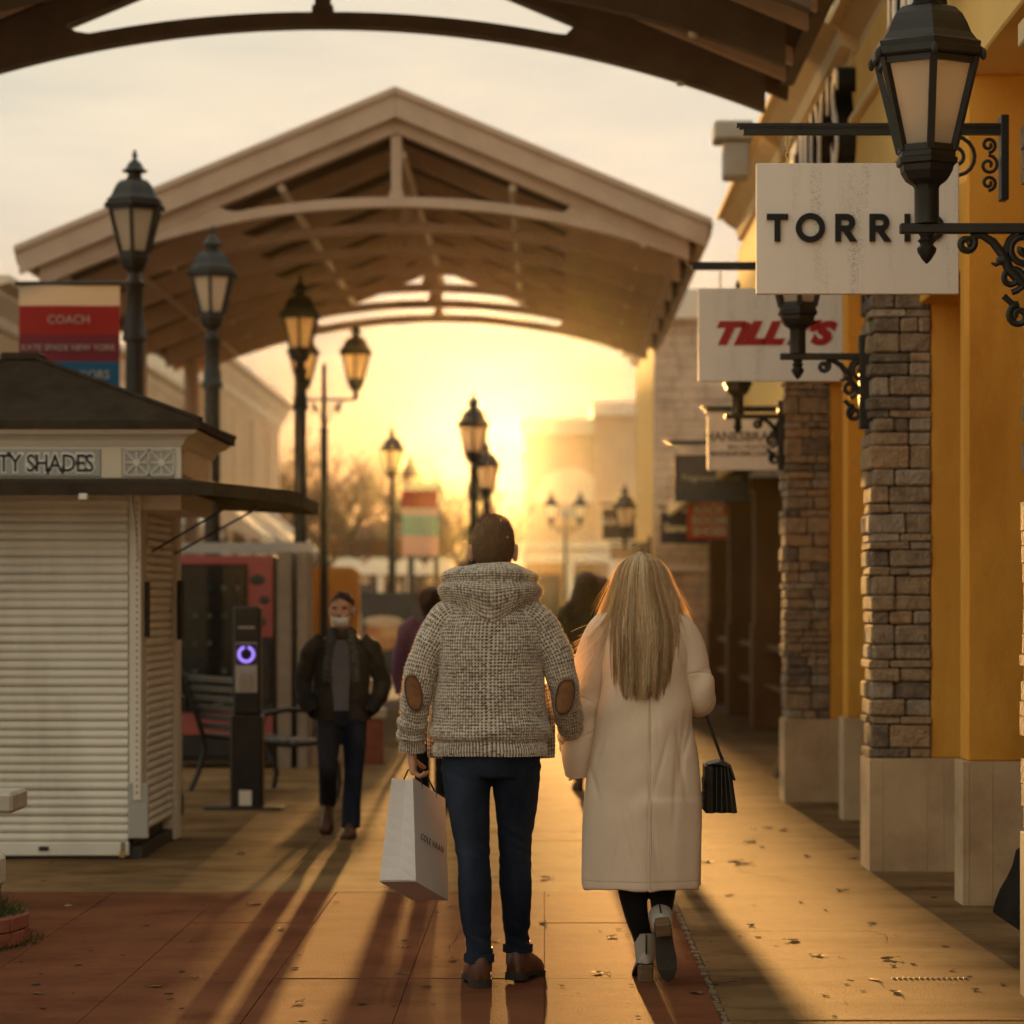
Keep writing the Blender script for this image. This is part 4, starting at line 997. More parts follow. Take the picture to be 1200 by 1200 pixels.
def wall_bench(x, y, label, y1_=1.2):
    T = thing('bench', label, 'bench', (x,y,0), 0, 'black curled metal benches along the wall')
    pr=[(0,.148),(.012,.2),(.032,.25),(.062,.30),(.085,.35),(.1,.415),(.12,.428),(.5,.428),(.5,.40),(.2,.38),(.165,.34),(.14,.28),(.12,.23),(.09,.2),(.03,.165),(.006,.145)]
    MB().prism(pr,-y1_,0).build('seat','matte_black',T,bevel=.004)
    MB().prism([(.46,.428),(.5,.428),(.56,.85),(.53,.86)],-y1_,0).build('backrest','black_metal',T,bevel=.004)
    for yy in (-.15,-y1_+.08): MB().box(.26,.34,yy,yy+.08,0,.39).build('leg','black_metal',T,bevel=.006)
    return T
wall_bench(px(1163,12.4), 12.4, 'black curled metal bench at the right frame edge')
wall_bench(px(903,22.6), 22.6, 'black curled metal bench poking out past the second stone pier', .5)
P_ = thing('bollard', 'slim grey bollard with black cap standing at the kiosk corner', 'bollard', (px(206,20.3),20.3,0))
MB().box(-.05,.05,-.05,.05,0,.15).build('foot','black_metal',P_,bevel=.008); MB().box(-.042,.042,-.042,.042,.15,.72).build('post','grey_panel',P_,bevel=.006); MB().box(-.056,.056,-.056,.056,.72,.84).build('cap','black_metal',P_,bevel=.015)

# planter and slab at the near left
PL = thing('planter', 'low round planter with brick base and pale stone coping', 'planter', (-2.89,12.55,0))
bk = MB()
rp = .62
cpn = 14
MB().lathe([(rp-.02,0),(rp-.02,.115)],40).build('core','mortar',PL)
bm_ = MB().box(-.098,.098,-.03,.03,0,.06).mesh('brick',bevel=.005)
for r in range(2):
    for i in range(19):
        a = 2*PI*(i+.5*(r%2))/19
        o = link('brick', bm_, 'brick_red', PL, ((rp)*math.cos(a),(rp)*math.sin(a),.004+r*.064)); o.rotation_euler=(0,0,a+PI/2)
for i in range(cpn):
    a0,a1 = 2*PI*i/cpn+.006, 2*PI*(i+1)/cpn-.006
    MB().prism([(q*math.cos(a),q*math.sin(a)) for a,q in ((a0,rp-.32),(a1,rp-.32),(a1,rp-.06),(a0,rp-.06))],.245,.385,'z').build('coping_stone','stone_cap',PL,bevel=.02)
MB().lathe([(rp-.09,.05),(rp-.09,.27)],30).build('soil','joint',PL)
gb = MB(); rr = random.Random(3)
for i in range(1500):
    a = rr.uniform(0,2*PI); q = rr.uniform(rp-.12,rp+.0); x,y = q*math.cos(a),q*math.sin(a); h=rr.uniform(.03,.075); t=rr.uniform(0,2*PI); z=.11
    gb.add([(x-.003,y,z),(x+.003,y,z),(x+rr.uniform(-.03,.03)+.05*math.cos(a)*rr.random(),y+rr.uniform(-.03,.03)+.05*math.sin(a)*rr.random(),z+h)],[(0,1,2)])
for i in range(420):
    a = rr.uniform(0,2*PI); q = rp+rr.uniform(0.0,.09); x,y = q*math.cos(a),q*math.sin(a); h=rr.uniform(.015,.05)
    gb.add([(x-.003,y,0.0),(x+.003,y,0.0),(x+rr.uniform(-.03,.04),y+rr.uniform(-.04,.02),h)],[(0,1,2)])
go = gb.build('grass','grass',PL,fix=False); go['kind']='stuff'
ST = thing('stone_bench', 'grey stone bench slab at the left edge in front of the kiosk', 'bench', (-3.04,14.2,0))
MB().box(-.55,.472,-.2,.22,.455,.555).build('seat','stone_cap',ST,bevel=.015); MB().box(-.5,-.2,-.14,.14,0,.455).build('leg','stone_cap',ST,bevel=.01)

# ================================================================ THINGS FURTHER DOWN THE WALK
K2 = thing('pavilion', 'distant pavilion with wide flat brown roof beyond the orange board', 'pavilion', (px(418,100),100,0))
MB().add([(-2.4,-1.5,3.2),(2.2,-1.5,3.2),(2.2,1.5,3.2),(-2.4,1.5,3.2),(-2.4,-1.5,3.75),(2.2,-1.5,3.75),(2.2,1.5,3.75),(-2.4,1.5,3.75),(.9,-.3,4.4),(1.5,-.3,4.4),(1.5,.3,4.4),(.9,.3,4.4)],
  [(3,2,1,0),(0,1,5,4),(1,2,6,5),(2,3,7,6),(3,0,4,7),(4,5,9,8),(5,6,10,9),(6,7,11,10),(7,4,8,11),(8,9,10,11)]).build('roof','brown_paint',K2)
MB().box(-2,1.8,-1,1,0,1.1).build('counter','far_brown',K2)
for sx in (-2,1.8):
    for sy in (-1,1): MB().box(sx-.1,sx+.1,sy-.1,sy+.1,1.1,3.2).build('post','brown_paint',K2)
CT = thing('market_stand', 'white stand with scalloped canopy in front of the distant brown pavilion', 'stand', (px(462,92),92,0))
sc = MB()
for k in range(4):
    cx=-1.45+k*.97; z0=2.5
    sc.prism([(cx-.485,z0),(cx+.485,z0)]+[(cx+.485*math.cos(PI*i/10),z0+.12+.4*math.sin(PI*i/10)) for i in range(11)],-.8,.8)
sc.build('scalloped_canopy','cream_paint',CT)
for sx in (-1.8,-.4,.5,1.8): MB().box(sx-.08,sx+.08,-.7,-.5,0,2.5).build('post','cream_paint',CT)
MB().box(-1.9,1.9,-.75,.75,.5,1.3).build('counter','cream_paint',CT)
OB = thing('menu_board', 'orange rounded board standing behind the walking person', 'board', (px(384,45),45,0))
w_=.5; rc=.14; hh=2.08
MB().prism([(-w_,.08),(w_,.08)]+[(w_-rc+rc*math.cos(a),hh-rc+rc*math.sin(a)) for a in [PI/2*i/6 for i in range(7)]]+[(-w_+rc+rc*math.cos(a),hh-rc+rc*math.sin(a)) for a in [PI/2+PI/2*i/6 for i in range(7)]],-.06,.06).build('panel','orange_panel',OB)
MB().box(-.45,-.35,-.3,.3,0,.08).box(.35,.45,-.3,.3,0,.08).build('foot','dark_metal',OB)
NB = thing('advert_board', 'navy advertising board with round picture of a dish, left of the man', 'board', (px(470,52),52,0))
MB().box(-.72,.72,-.05,.05,.35,1.72).build('panel','slate_blue',NB,bevel=.01)
NBf = MB().ell((-.32,-.055,.98),(.33,.012,.3),20,10).build('dish_picture','food',NB,smooth=True)
MB().ell((-.32,-.062,1.2),(.36,.012,.1),20,8).build('dish_rim','pale_stone',NB,smooth=True)
for sx in (-.6,.6): MB().box(sx-.05,sx+.05,-.04,.04,0,.4).box(sx-.06,sx+.06,-.3,.3,0,.05).build('foot','cream',NB)
BR = thing('litter_bin', 'square brown brick litter bin with pale lid beyond the walking person', 'bin', (px(436,27.0),27.0,0))
MB().box(-.1,.1,-.1,.1,0,.42).build('body','brick_red',BR,bevel=.01); MB().box(-.13,.13,-.13,.13,.42,.52).build('lid','pale_stone',BR,bevel=.015)
CH = thing('stroller', 'dark folded stroller shape standing under the orange board', 'stroller', (px(352,33),33,0))
MB().ell((0,0,.95),(.2,.3,.26),14,10).build('hood','dark_jacket',CH,smooth=True); MB().ell((0,-.1,.62),(.19,.3,.18),14,10).build('seat','dark_jacket',CH,smooth=True)
MB().tube([(-.18,-.4,.12),(-.2,.2,.7),(-.2,.45,1.05),(.2,.45,1.05),(.2,.2,.7),(.18,-.4,.12)],.018,8).build('frame','dark_metal',CH,smooth=True)
for sx in (-.19,.19):
    for sy in (-.4,.3): MB().tube([(sx-.015,sy,.1),(sx+.015,sy,.1)],.1,14).build('wheel','black_metal',CH)
TB = thing('cafe_table', 'small pale cafe table standing left of the man with the bag', 'table', (px(452,30),30,0))
MB().box(-.2,.3,-.3,.3,.68,.72).build('top','pale_stone',TB,bevel=.01)
for sx in (-.15,.25): MB().box(sx-.02,sx+.02,-.02,.02,0,.68).build('leg','cream_paint',TB)
DR = thing('drain_grate', 'narrow slotted drain grate set in the pavement at lower right', 'drain', (px(1090,11.35),11.35,0))
gr = MB()
for k in range(14): gr.box(-.15+k*.0215,-.15+k*.0215+.012,-.02,.02,.0,.004)
gr.build('grating','steel',DR); MB().box(-.155,.155,-.022,.022,-.004,.001).build('slot','black_metal',DR)
# fallen leaves
def leaf_mesh(seed):
    r = random.Random(seed); n=7; V=np.zeros((n,3,3))
    curl=r.uniform(.12,.75)
    for i in range(n):
        t=i/(n-1); wd=.34*math.sin(PI*min(1,t*.95+.05))**.8*(1-.25*t)*r.uniform(.8,1.15)
        for j,s in enumerate((-1,0,1)): V[i,j]=(s*wd, t-.5, curl*.16*(abs(s)*wd*2.2)+.28*curl*(t-.5)**2+r.uniform(0,.05)-.02)
    b=MB(); b.grid(V,False); b.tube([(0,.5,V[-1,1,2]),(.03,.62,.1),(.1,.74,.03)],.018,4)
    me=b.mesh('leaf',smooth='all',fix=False); return me
lm = [leaf_mesh(i) for i in range(6)]
for i,m_ in enumerate(lm): m_.materials.append(M['leaf_tan' if i==5 else 'leaf_dry'])
leaf_px = [(853,1050),(830,1010),(860,1010),(900,970),(885,972),(918,973),(880,987),(893,993),(945,1003),(1000,1006),(1012,1006),(868,1012),(985,1043),(938,1058),(967,1067),(1022,1082),(928,1102),(985,1122),(1041,1124),(1046,1132),(1115,1138),(1175,1154),(1143,1160),(1024,1148),(996,1148),(860,1150),(1050,1163),(815,1164),
 (640,1029),(643,1049),(637,1083),(716,1098),(702,1140),(580,1103),(475,1110),(472,1141),(655,918),(880,910),(912,932),(330,1088),(345,1135),(225,1103),(283,1000),(110,1062),(80,1062),(160,1090),(25,1127),(182,1157),(45,1165),(745,1010),(860,880),(897,905),(1010,930),(865,857),(350,1175),(230,1145),(530,1062),(300,1060),(1095,1052),(960,1120),(1160,1110),(880,1085)]
for i,(lx,ly) in enumerate(leaf_px):
    z_ = 1.45*F/(ly-712); x_=(lx-638)*z_/F
    k=rng.integers(0,6); o=link('fallen_leaf', lm[k], None, None, (x_,z_,.0015))
    s_=random.uniform(.03,.08)*(1.3 if ly<1020 else 1); o.scale=(s_,s_,s_); o.rotation_euler=(random.uniform(-.06,.06),random.uniform(-.06,.06),random.uniform(0,6.3))
    tag(o,'small curled pale tan leaf lying on the pavement' if k==5 else 'small curled dark brown leaf lying on the pavement','leaf','fallen leaves on the pavement')
# ================================================================ PEOPLE
def arm_hand(mb, wr, d, side, palm_n, s=1.0, curl=(1.1,1.2,1.25,1.3), thumb_curl=.5, spread=.16):
    """hand from wrist wr along d; palm_n = palm normal; side=+1 thumb on the +across side"""
    d = Vector(d).normalized(); n = Vector(palm_n); n = (n-d*n.dot(d)).normalized(); a = d.cross(n)*side
    wr = Vector(wr)
    def loft(pts, w_, t_):
        V = []
        for p,ww,tt in zip(pts,w_,t_): V.append([tuple(p+a*ww*math.cos(2*PI*k/12)+n*tt*math.sin(2*PI*k/12)) for k in range(12)])
        mb.grid(np.array(V)); k=len(mb.v); R_=len(V)*12
        mb.f.append(tuple(range(k-R_+11,k-R_-1,-1))); mb.f.append(tuple(range(k-12,k)))
    loft([wr-d*.03*s, wr+d*.015*s, wr+d*.05*s, wr+d*.088*s, wr+d*.098*s],[.027*s,.03*s,.041*s,.041*s,.03*s],[.02*s,.018*s,.017*s,.014*s,.008*s])
    lens = (.072,.08,.075,.058)
    for i in range(4):
        off = (.031-.0205*i)*s; p = wr+d*.083*s+a*off; dd = (d+a*spread*(1.5-i)*.5).normalized(); pts=[p-dd*.02*s]; L_=lens[i]*s; c = curl[i]
        q = p
        for k,(fr,ca) in enumerate(((.45,c*.55),(.32,c*.8),(.23,c*.45))):
            dd = (Matrix.Rotation(ca,3,d.cross(n).normalized()) @ dd).normalized()
            n2 = n
            pts.append(q); q = q+dd*L_*fr
        pts.append(q)
        mb.tube(pts,[.0095*s,.0095*s,.009*s,.008*s,.0065*s],8)
    tb = wr+d*.02*s+a*.025*s; dd = (d*.75+a*.6+n*.25).normalized(); p1 = tb+dd*.04*s; dd2=(dd+n*thumb_curl-a*.25).normalized(); p2=p1+dd2*.032*s; dd3=(dd2+n*thumb_curl*.6).normalized()
    mb.tube([tb-dd*.015*s,tb,p1,p2,p2+dd3*.026*s],[.013*s,.014*s,.0115*s,.0105*s,.008*s],8)
def head_mesh(mb, c, s=1.0, R=None, face=True):
    """head centred on c, face towards +Y before R"""
    c = Vector(c); R = R or Matrix.Identity(3)
    def E(p, r): mb.ell(tuple(c+R@(Vector(p)*s)), [q*s for q in r], 18, 12, R)
    E((0,-.012,.018),(.076,.096,.098)); E((0,.03,-.045),(.058,.062,.075)); E((0,.045,-.085),(.034,.036,.03))
    E((0,-.03,-.05),(.06,.06,.06))
    if face:
        mb.tube([c+R@(Vector((0,.086,.012))*s),c+R@(Vector((0,.098,-.01))*s),c+R@(Vector((0,.109,-.032))*s)],[.009*s,.011*s,.015*s],8)
        for sx in (-1,1): E((sx*.033,.077,.026),(.024,.014,.008)); E((sx*.04,.062,-.025),(.022,.022,.025))
        E((0,.088,-.062),(.022,.012,.006)); E((0,.086,-.073),(.019,.012,.007))
    for sx in (-1,1):
        E((sx*.082,-.004,-.012),(.011,.022,.034)); E((sx*.086,-.016,.0),(.008,.012,.024))
def neck(mb, a, b, r=.058): mb.tube([a, ((a[0]+b[0])/2,(a[1]+b[1])/2,(a[2]+b[2])/2), b],[r*1.15,r*.98,r],14)
def body_trunk(mb, zs): 
    V = loft_z(zs, 26, 24); mb.grid(V); k=len(mb.v); mb.f.append(tuple(range(k-26*24+23,k-26*24-1,-1))); mb.f.append(tuple(range(k-24,k)))
def limb(mb, keys, rows=16, seg=14):
    V = loft_path(keys, rows, seg); mb.grid(V); k=len(mb.v); mb.f.append(tuple(range(k-rows*seg+seg-1,k-rows*seg-1,-1))); mb.f.append(tuple(range(k-seg,k)))
def folds(V, amp, f, seed):
    return V + normals(V)*(fbm(V,f,seed)*amp)[:,:,None]
def shoe(T, name, pos, yaw, pitch=0, length=.29, w_=.05, h_=.1, mat='boot_leather', smat='sole', heel=.03, shaft=.16, shaft_r=.052, pivot=(0,.0,0)):
    """shoe pointing +Y before yaw, heel end at y=-.07"""
    Mx = Matrix.Translation(pos) @ Matrix.Rotation(yaw,4,'Z') @ Matrix.Rotation(pitch,4,'X') @ Matrix.Translation(-Vector(pivot))
    ys = np.array([-.075,-.068,-.05,-.01,.04,.09,.14,.18,.205,.215])*length/.29
    wd = np.array([.01,.026,.036,.037,.037,.045,.05,.046,.03,.008])*w_/.05
    ht = np.array([.07,.098,.112,.115,.105,.082,.066,.055,.042,.03])*h_/.1
    V = np.zeros((10,16,3))
    for i in range(10):
        for j in range(16):
            a = 2*PI*j/16; cz = math.sin(a); 
            V[i,j] = (wd[i]*(abs(math.cos(a))**.8)*np.sign(math.cos(a)), ys[i], heel*.8+ (ht[i]*max(cz,0)**.9 if cz>0 else 0.012*cz))
    b = MB(); b.T = Mx; b.grid(V); b.f.append(tuple(range(16))[::-1]); b.f.append(tuple(range(144,160)))
    b.lathe([(shaft_r*.98,heel*.8+.03),(shaft_r,.09),(shaft_r*.95,shaft*.8),(shaft_r,shaft)],18,c=(0,-.022,0))
    o = b.build(name,mat,T,smooth=True)
    sb = MB(); sb.T = Mx
    pl=[(-wd[i]*1.06-.002,ys[i]-.002*(i==0)) for i in range(10)]+[(wd[i]*1.06+.002,ys[i]) for i in range(9,-1,-1)]
    sb.prism(pl,heel*.45,heel*.9,'z'); hp=[p for p in pl if p[1]<-.0]; sb.prism(hp,0,heel*.5,'z'); fp=[p for p in pl if p[1]>.06]; sb.prism(fp,heel*.05,heel*.5,'z')
    sb.build('sole',smat,o)
    return o

# ---------------------------------------------------------------- the man in the knitted sweater
mX,mY = (575-638)*11.15/F, 11.15
MAN = thing('person', 'man seen from behind in chunky knit hooded sweater and dark jeans carrying a shopping bag', 'person', (mX,mY,0))
def m_(x, y): return ((x-575)/305, (1158-y)/305)
bm = MB()
HZ = 1.672
head_mesh(bm, (.01,.03,HZ), 1.03); neck(bm, (0,-.01,1.46), (.008,.02,1.66), .062)
body_trunk(bm, [(.86,0,0,.16,.11),(.95,0,0,.165,.11),(1.1,0,0,.155,.105),(1.3,0,0,.17,.11),(1.38,0,0,.15,.09),(1.46,0,0,.07,.065)])
la = [(-.165,0,1.37),(-.275,-.02,1.15),(-.3,.02,1.0),(-.31,.045,.915)]
ra = [(.165,0,1.37),(.28,0,1.14),(.30,.1,1.0),(.318,.2,.9)]
for pts in (la,ra): limb(bm, [(*p,r) for p,r in zip(pts,(.06,.045,.036,.028))])
arm_hand(bm, (-.307,.04,.905), (.08,.08,-1), -1, (1,.1,.12), 1.03, (1.25,1.35,1.4,1.45), .5)
arm_hand(bm, (.312,.215,.90), (.1,.8,-.6), 1, (.9,-.2,0), 1.03, (.9,.9,.9,.9), .5, .04)
limb(bm, [(-.1,0,.92,.085),(-.065,.0,.5,.055),(-.055,-.03,.1,.04)]); limb(bm, [(.1,.03,.92,.085),(.09,.09,.5,.055),(.1,.12,.12,.04)])
remesh(bm, 'body', 'skin', MAN, .0055, 3)
# hair: short back and sides, real bristles over a cap
hb = MB(); hc = Vector((.01,.018,HZ+.024))
N1,N2 = 26,40; V = np.zeros((N1,N2,3))
for i in range(N1):
    for j in range(N2):
        a = 2*PI*j/N2; back = .5-.5*math.cos(a+PI) if False else (math.cos(a)*.5+.5)     # a=0 is the back
        low = -.115*(back**.6) + .035*(1-back)
        sideb = abs(math.sin(a)); low = min(low, .02) + (.045*(1 if .8<sideb and back<.62 and back>.38 else 0))*0
        th0 = math.acos(max(-.99,min(.99,low/.108)))
        th = th0*i/(N1-1)
        sq = (abs(math.sin(th)))**.82*np.sign(math.sin(th))
        V[i,j] = (hc.x+.083*sq*math.sin(a)*1.0, hc.y-.106*sq*math.cos(a)*.98-.006, hc.z+.108*(math.cos(th) if math.cos(th)<0 else math.cos(th)**.9))
V[:,:,0] += 0; V = V + normals(V)*(fbm(V,(60,60,60),3)*.003)[:,:,None]
ho_ = grid_obj('hair', V, 'hair_short', MAN)
br = MB(); n_ = normals(V); rr = random.Random(5)
for k in range(5200):
    i,j = rr.randint(1,N1-1), rr.randrange(N2); p = Vector(V[i,j])+Vector((rr.gauss(0,.006),rr.gauss(0,.006),rr.gauss(0,.006))); n=Vector(n_[i,j])
    p = Vector(V[i,j]) + (p-Vector(V[i,j]))-n*((p-Vector(V[i,j])).dot(n))
    l=rr.uniform(.004,.011)*(1.3 if i<9 else .7); d=(n+Vector((rr.gauss(0,.35),rr.gauss(0,.35)-.1,rr.gauss(0,.3)-.25))).normalized(); t=d.cross(Vector((rr.random(),rr.random(),rr.random()))).normalized()*.0007
    br.add([p-t-n*.002,p+t-n*.002,p+d*l],[(0,1,2)])
b_ = br.build('hair_bristles','hair_short',ho_,fix=False); b_['kind']='stuff'

def fuzz(parent, V, mat, n, L, wd, seed):
    r = random.Random(seed); nn = normals(V); R_,S_ = V.shape[:2]; b = MB()
    for k in range(n):
        i,j = r.randrange(2,R_-2), r.randrange(S_); p = Vector(V[i,j]); q = Vector(nn[i,j])
        d = (q+Vector((r.gauss(0,.5),r.gauss(0,.5),r.gauss(-.15,.5)))).normalized(); t = d.cross(Vector((r.random()-.5,r.random()-.5,r.random()-.5))).normalized()*wd; l = L*r.uniform(.4,1.2)
        b.add([p-t-q*.001,p+t-q*.001,p+d*l*.6+Vector((0,0,-.12*l)),p+d*l+Vector((0,0,-.3*l))],[(0,1,2),(1,3,2)])
    o = b.build('fuzz',mat,parent,fix=False); o['kind']='stuff'; return o
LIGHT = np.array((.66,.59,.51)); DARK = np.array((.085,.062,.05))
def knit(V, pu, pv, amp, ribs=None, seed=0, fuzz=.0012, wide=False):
    """chunky waffle knit: pu stitches round, pv metres per row; real relief, two-tone marled yarn darkened in the recesses"""
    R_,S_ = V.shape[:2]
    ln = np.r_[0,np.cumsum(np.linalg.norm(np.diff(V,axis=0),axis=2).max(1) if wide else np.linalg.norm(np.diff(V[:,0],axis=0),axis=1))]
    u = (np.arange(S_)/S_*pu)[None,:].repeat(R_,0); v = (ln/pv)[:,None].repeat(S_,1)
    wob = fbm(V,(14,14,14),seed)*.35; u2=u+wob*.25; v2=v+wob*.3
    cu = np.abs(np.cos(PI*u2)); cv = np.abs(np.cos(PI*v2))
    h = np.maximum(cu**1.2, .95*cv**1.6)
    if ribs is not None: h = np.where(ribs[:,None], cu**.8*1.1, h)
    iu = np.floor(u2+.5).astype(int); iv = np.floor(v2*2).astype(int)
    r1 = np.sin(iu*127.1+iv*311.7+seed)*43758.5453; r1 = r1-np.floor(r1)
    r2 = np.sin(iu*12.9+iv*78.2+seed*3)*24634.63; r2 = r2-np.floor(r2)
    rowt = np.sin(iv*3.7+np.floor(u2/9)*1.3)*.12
    mixv = np.clip((h-.42)*1.8*(.35+1.1*r1)+.14*r2+rowt*1.5+fbm(V,(9,9,22),seed+4)*.16,0,1)  # random marl per stitch, plus recess shade put into the yarn colour
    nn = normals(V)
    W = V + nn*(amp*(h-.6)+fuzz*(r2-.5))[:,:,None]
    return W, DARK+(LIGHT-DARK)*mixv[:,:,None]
# torso of the sweater
SEG = 560; ROW = 300
tk = [(.885,0.0,0,.215,.15),(.90,0.0,0,.220,.153),(.93,-.001,0,.216,.15),(.955,-.002,.0,.220,.152),(1.0,-.004,0,.222,.152),(1.1,-.006,0,.213,.146),(1.2,-.006,0,.207,.142),(1.3,-.004,0,.222,.145),(1.36,-.002,0,.218,.138),(1.415,0,0,.196,.122),(1.465,0,0,.150,.105),(1.51,0,0,.105,.092),(1.56,.003,0,.08,.085)]
V = loft_z(tk, ROW, SEG, 2.35)
V = folds(V, .010, (5,5,7), 2.0); V = folds(V,.006,(9,9,4),7.5)
zz = V[:,0,2]
# slouch above the welt
V += normals(V)*(.014*np.exp(-((V[:,:,2]-.975-.02*np.sin(V[:,:,0]*14))/.028)**2))[:,:,None]
V += normals(V)*(-.010*np.exp(-((V[:,:,2]-.938)/.010)**2))[:,:,None]
V, c_ = knit(V, 118, .0125, .0058, ribs=(zz<.935), seed=1)
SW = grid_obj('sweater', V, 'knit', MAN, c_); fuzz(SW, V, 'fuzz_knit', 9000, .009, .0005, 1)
# front tails of the open cardigan, seen past the hips
for sx in (-1,1):
    tl = loft_path([(sx*.175,.09,1.15,.05,.03),(sx*.195,.11,1.0,.05,.03),(sx*.203,.115,.9,.044,.026),(sx*.205,.115,.865,.04,.02)],60,120)
    tl,ct = knit(tl,20,.0145,.005,seed=9); grid_obj('front_panel', tl,'knit',SW,ct,cap=True)
# sleeves
def sleeve(name, keys, seed):
    V = loft_path(keys, 190, 200)
    d = np.linalg.norm(np.diff(np.array(keys)[:,:3],axis=0),axis=1).sum(); s = np.linspace(0,1,190)
    V = folds(V,.009,(9,9,12),seed)
    bun = (.006*np.sin(s*70+np.sin(s*9))*np.exp(-((s-.86)/.12)**2))[:,None]
    V += normals(V)*bun[:,:,None]
    V,c = knit(V,36,.0145,.0055,ribs=(s>.93),seed=seed)
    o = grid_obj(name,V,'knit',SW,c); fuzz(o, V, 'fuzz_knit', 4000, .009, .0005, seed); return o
sl = sleeve('sleeve',[(-.10,0,1.44,.066,.082),(-.168,0,1.40,.07,.085),(-.216,-.006,1.32,.071,.083),(-.252,-.014,1.25,.064,.077),(-.280,-.02,1.13,.058,.067),(-.298,.0,1.02,.055,.061),(-.304,.02,.965,.053,.058),(-.305,.028,.93,.05,.05),(-.307,.034,.90,.046,.046)],4)
sr = sleeve('sleeve',[(.10,0,1.44,.066,.082),(.168,0,1.40,.07,.085),(.216,0,1.32,.071,.083),(.252,-.004,1.25,.063,.077),(.283,0,1.14,.056,.066),(.298,.07,1.04,.052,.056),(.308,.14,.97,.047,.05),(.31,.19,.93,.047,.048),(.314,.215,.9,.044,.044)],6)
def patch(c, rx, rz, off):
    b = MB(); n=14; V=np.zeros((8,20,3))
    for i in range(8):
        for j in range(20):
            a=2*PI*j/20; q=i/7; xx=q*rx*np.sign(math.cos(a))*abs(math.cos(a))**.8; z_=q*rz*np.sign(math.sin(a))*abs(math.sin(a))**.8
            V[i,j]=(c[0]+xx+off*z_, c[1]+ (xx/.062)**2*.03 +.004*(q**6), c[2]+z_)
    b.grid(V); b.f.append(tuple(range(140,160))); 
    rim=V[6]; o=b.build('elbow_patch','suede',SW,smooth='all')
    MB().tube([tuple(p+np.array((0,-.0035,0))) for p in np.r_[rim,rim[:1]]],.0016,5,cap=False).build('stitching','sole',o); return o
patch((-.292,-.099,1.125),.036,.074,-.13); patch((.285,-.087,1.11),.04,.074,.16)
# hood lying on the shoulders
RH,SH = 210,170; V = np.zeros((RH,SH,3)); A_ = np.linspace(-2.45,2.45,RH)
cs = [(0,.070,.030),(.12,.085,.085),(.25,.125,.105),(.38,.190,.066),(.455,.182,.030),(.56,.204,.0),(.68,.185,-.058),(.78,.155,-.10),(.88,.10,-.07),(1.0,.070,.030)]
P_ = cr_interp(cs, np.linspace(0,1,SH,endpoint=False))
for i,a in enumerate(A_):
    k = math.cos(a*.55)**.9; vdrop = .085*math.exp(-(a/.42)**2); fat = .55+.45*k
    for j,(r,z) in enumerate(P_):
        rr_ = .07+(r-.07)*fat; low = max(0,-(z-.03))/.13
        zz_ = 1.530+ z*.86*(.5+.5*k) - vdrop*.8*low - .03*(1-k)
        V[i,j] = (rr_*math.sin(a)*1.08, -rr_*math.cos(a)*.80+.012, zz_)
V = folds(V,.009,(11,11,13),5.5)
V[:,:,0] += .0
Vn,ch = knit(np.swapaxes(V,0,1).copy() if False else V, 44, .0145, .0055, seed=12, wide=True)
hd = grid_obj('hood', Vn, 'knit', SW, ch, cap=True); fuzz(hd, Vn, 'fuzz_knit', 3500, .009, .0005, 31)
# jeans
jm = MB()
body_trunk(jm, [(.80,0,.01,.155,.115),(.86,0,.008,.172,.13),(.93,0,0,.175,.13),(.98,0,0,.17,.12)])
limb(jm, [(-.092,.0,.93,.098,.112),(-.093,.0,.80,.093,.108),(-.084,-.004,.68,.082,.094),(-.072,-.002,.56,.069,.078),(-.066,-.012,.48,.064,.071),(-.06,-.03,.36,.066,.073),(-.054,-.03,.24,.058,.064),(-.045,-.03,.14,.051,.056),(-.044,-.03,.105,.054,.058)],40,26)
limb(jm, [(.09,.01,.93,.098,.112),(.096,.035,.80,.092,.106),(.097,.06,.68,.08,.092),(.092,.085,.56,.067,.076),(.092,.09,.48,.062,.07),(.094,.10,.36,.063,.07),(.098,.115,.24,.056,.062),(.102,.125,.16,.05,.055),(.103,.13,.125,.053,.057)],40,26)
J = remesh(jm, 'jeans', 'denim', MAN, .0065, 5)
me = J.data; co = np.zeros(len(me.vertices)*3); me.vertices.foreach_get('co',co); co=co.reshape(-1,3)
no = np.zeros(len(me.vertices)*3); me.vertices.foreach_get('normal',no); no=no.reshape(-1,3)
dz = np.zeros(len(co))
for i,p in enumerate(co):
    x,y,z = p
    kk = .55*math.exp(-((z-.5)/.07)**2)+.8*math.exp(-((z-.17)/.06)**2)+.5*math.exp(-((z-.85)/.06)**2)+.18
    dz[i] = kk*.011*noise.noise(Vector((x*9+3,y*9,z*34+x*16))) + .004*noise.noise(Vector((x*14,y*14,z*8+5)))
co += no*dz[:,None]; me.vertices.foreach_set('co',co.ravel()); me.update()
for sx,xx,yy,z_ in ((-1,-.044,-.03,.105),(1,.103,.13,.125)):
    MB().lathe([(.0545,-.002),(.0585,.0),(.0585,.03),(.0545,.032)],24,c=(xx,yy,z_-.012)).build('hem','denim',J,smooth=True)
shoe(MAN,'boot',(-.042,-.015,0),math.radians(6),0,.30,.054,.1,'boot_leather','sole',.034,.15,.047)
shoe(MAN,'boot',(.108,.135,.004),math.radians(-17),math.radians(-4),.29,.052,.1,'boot_leather','sole',.034,.15,.047)

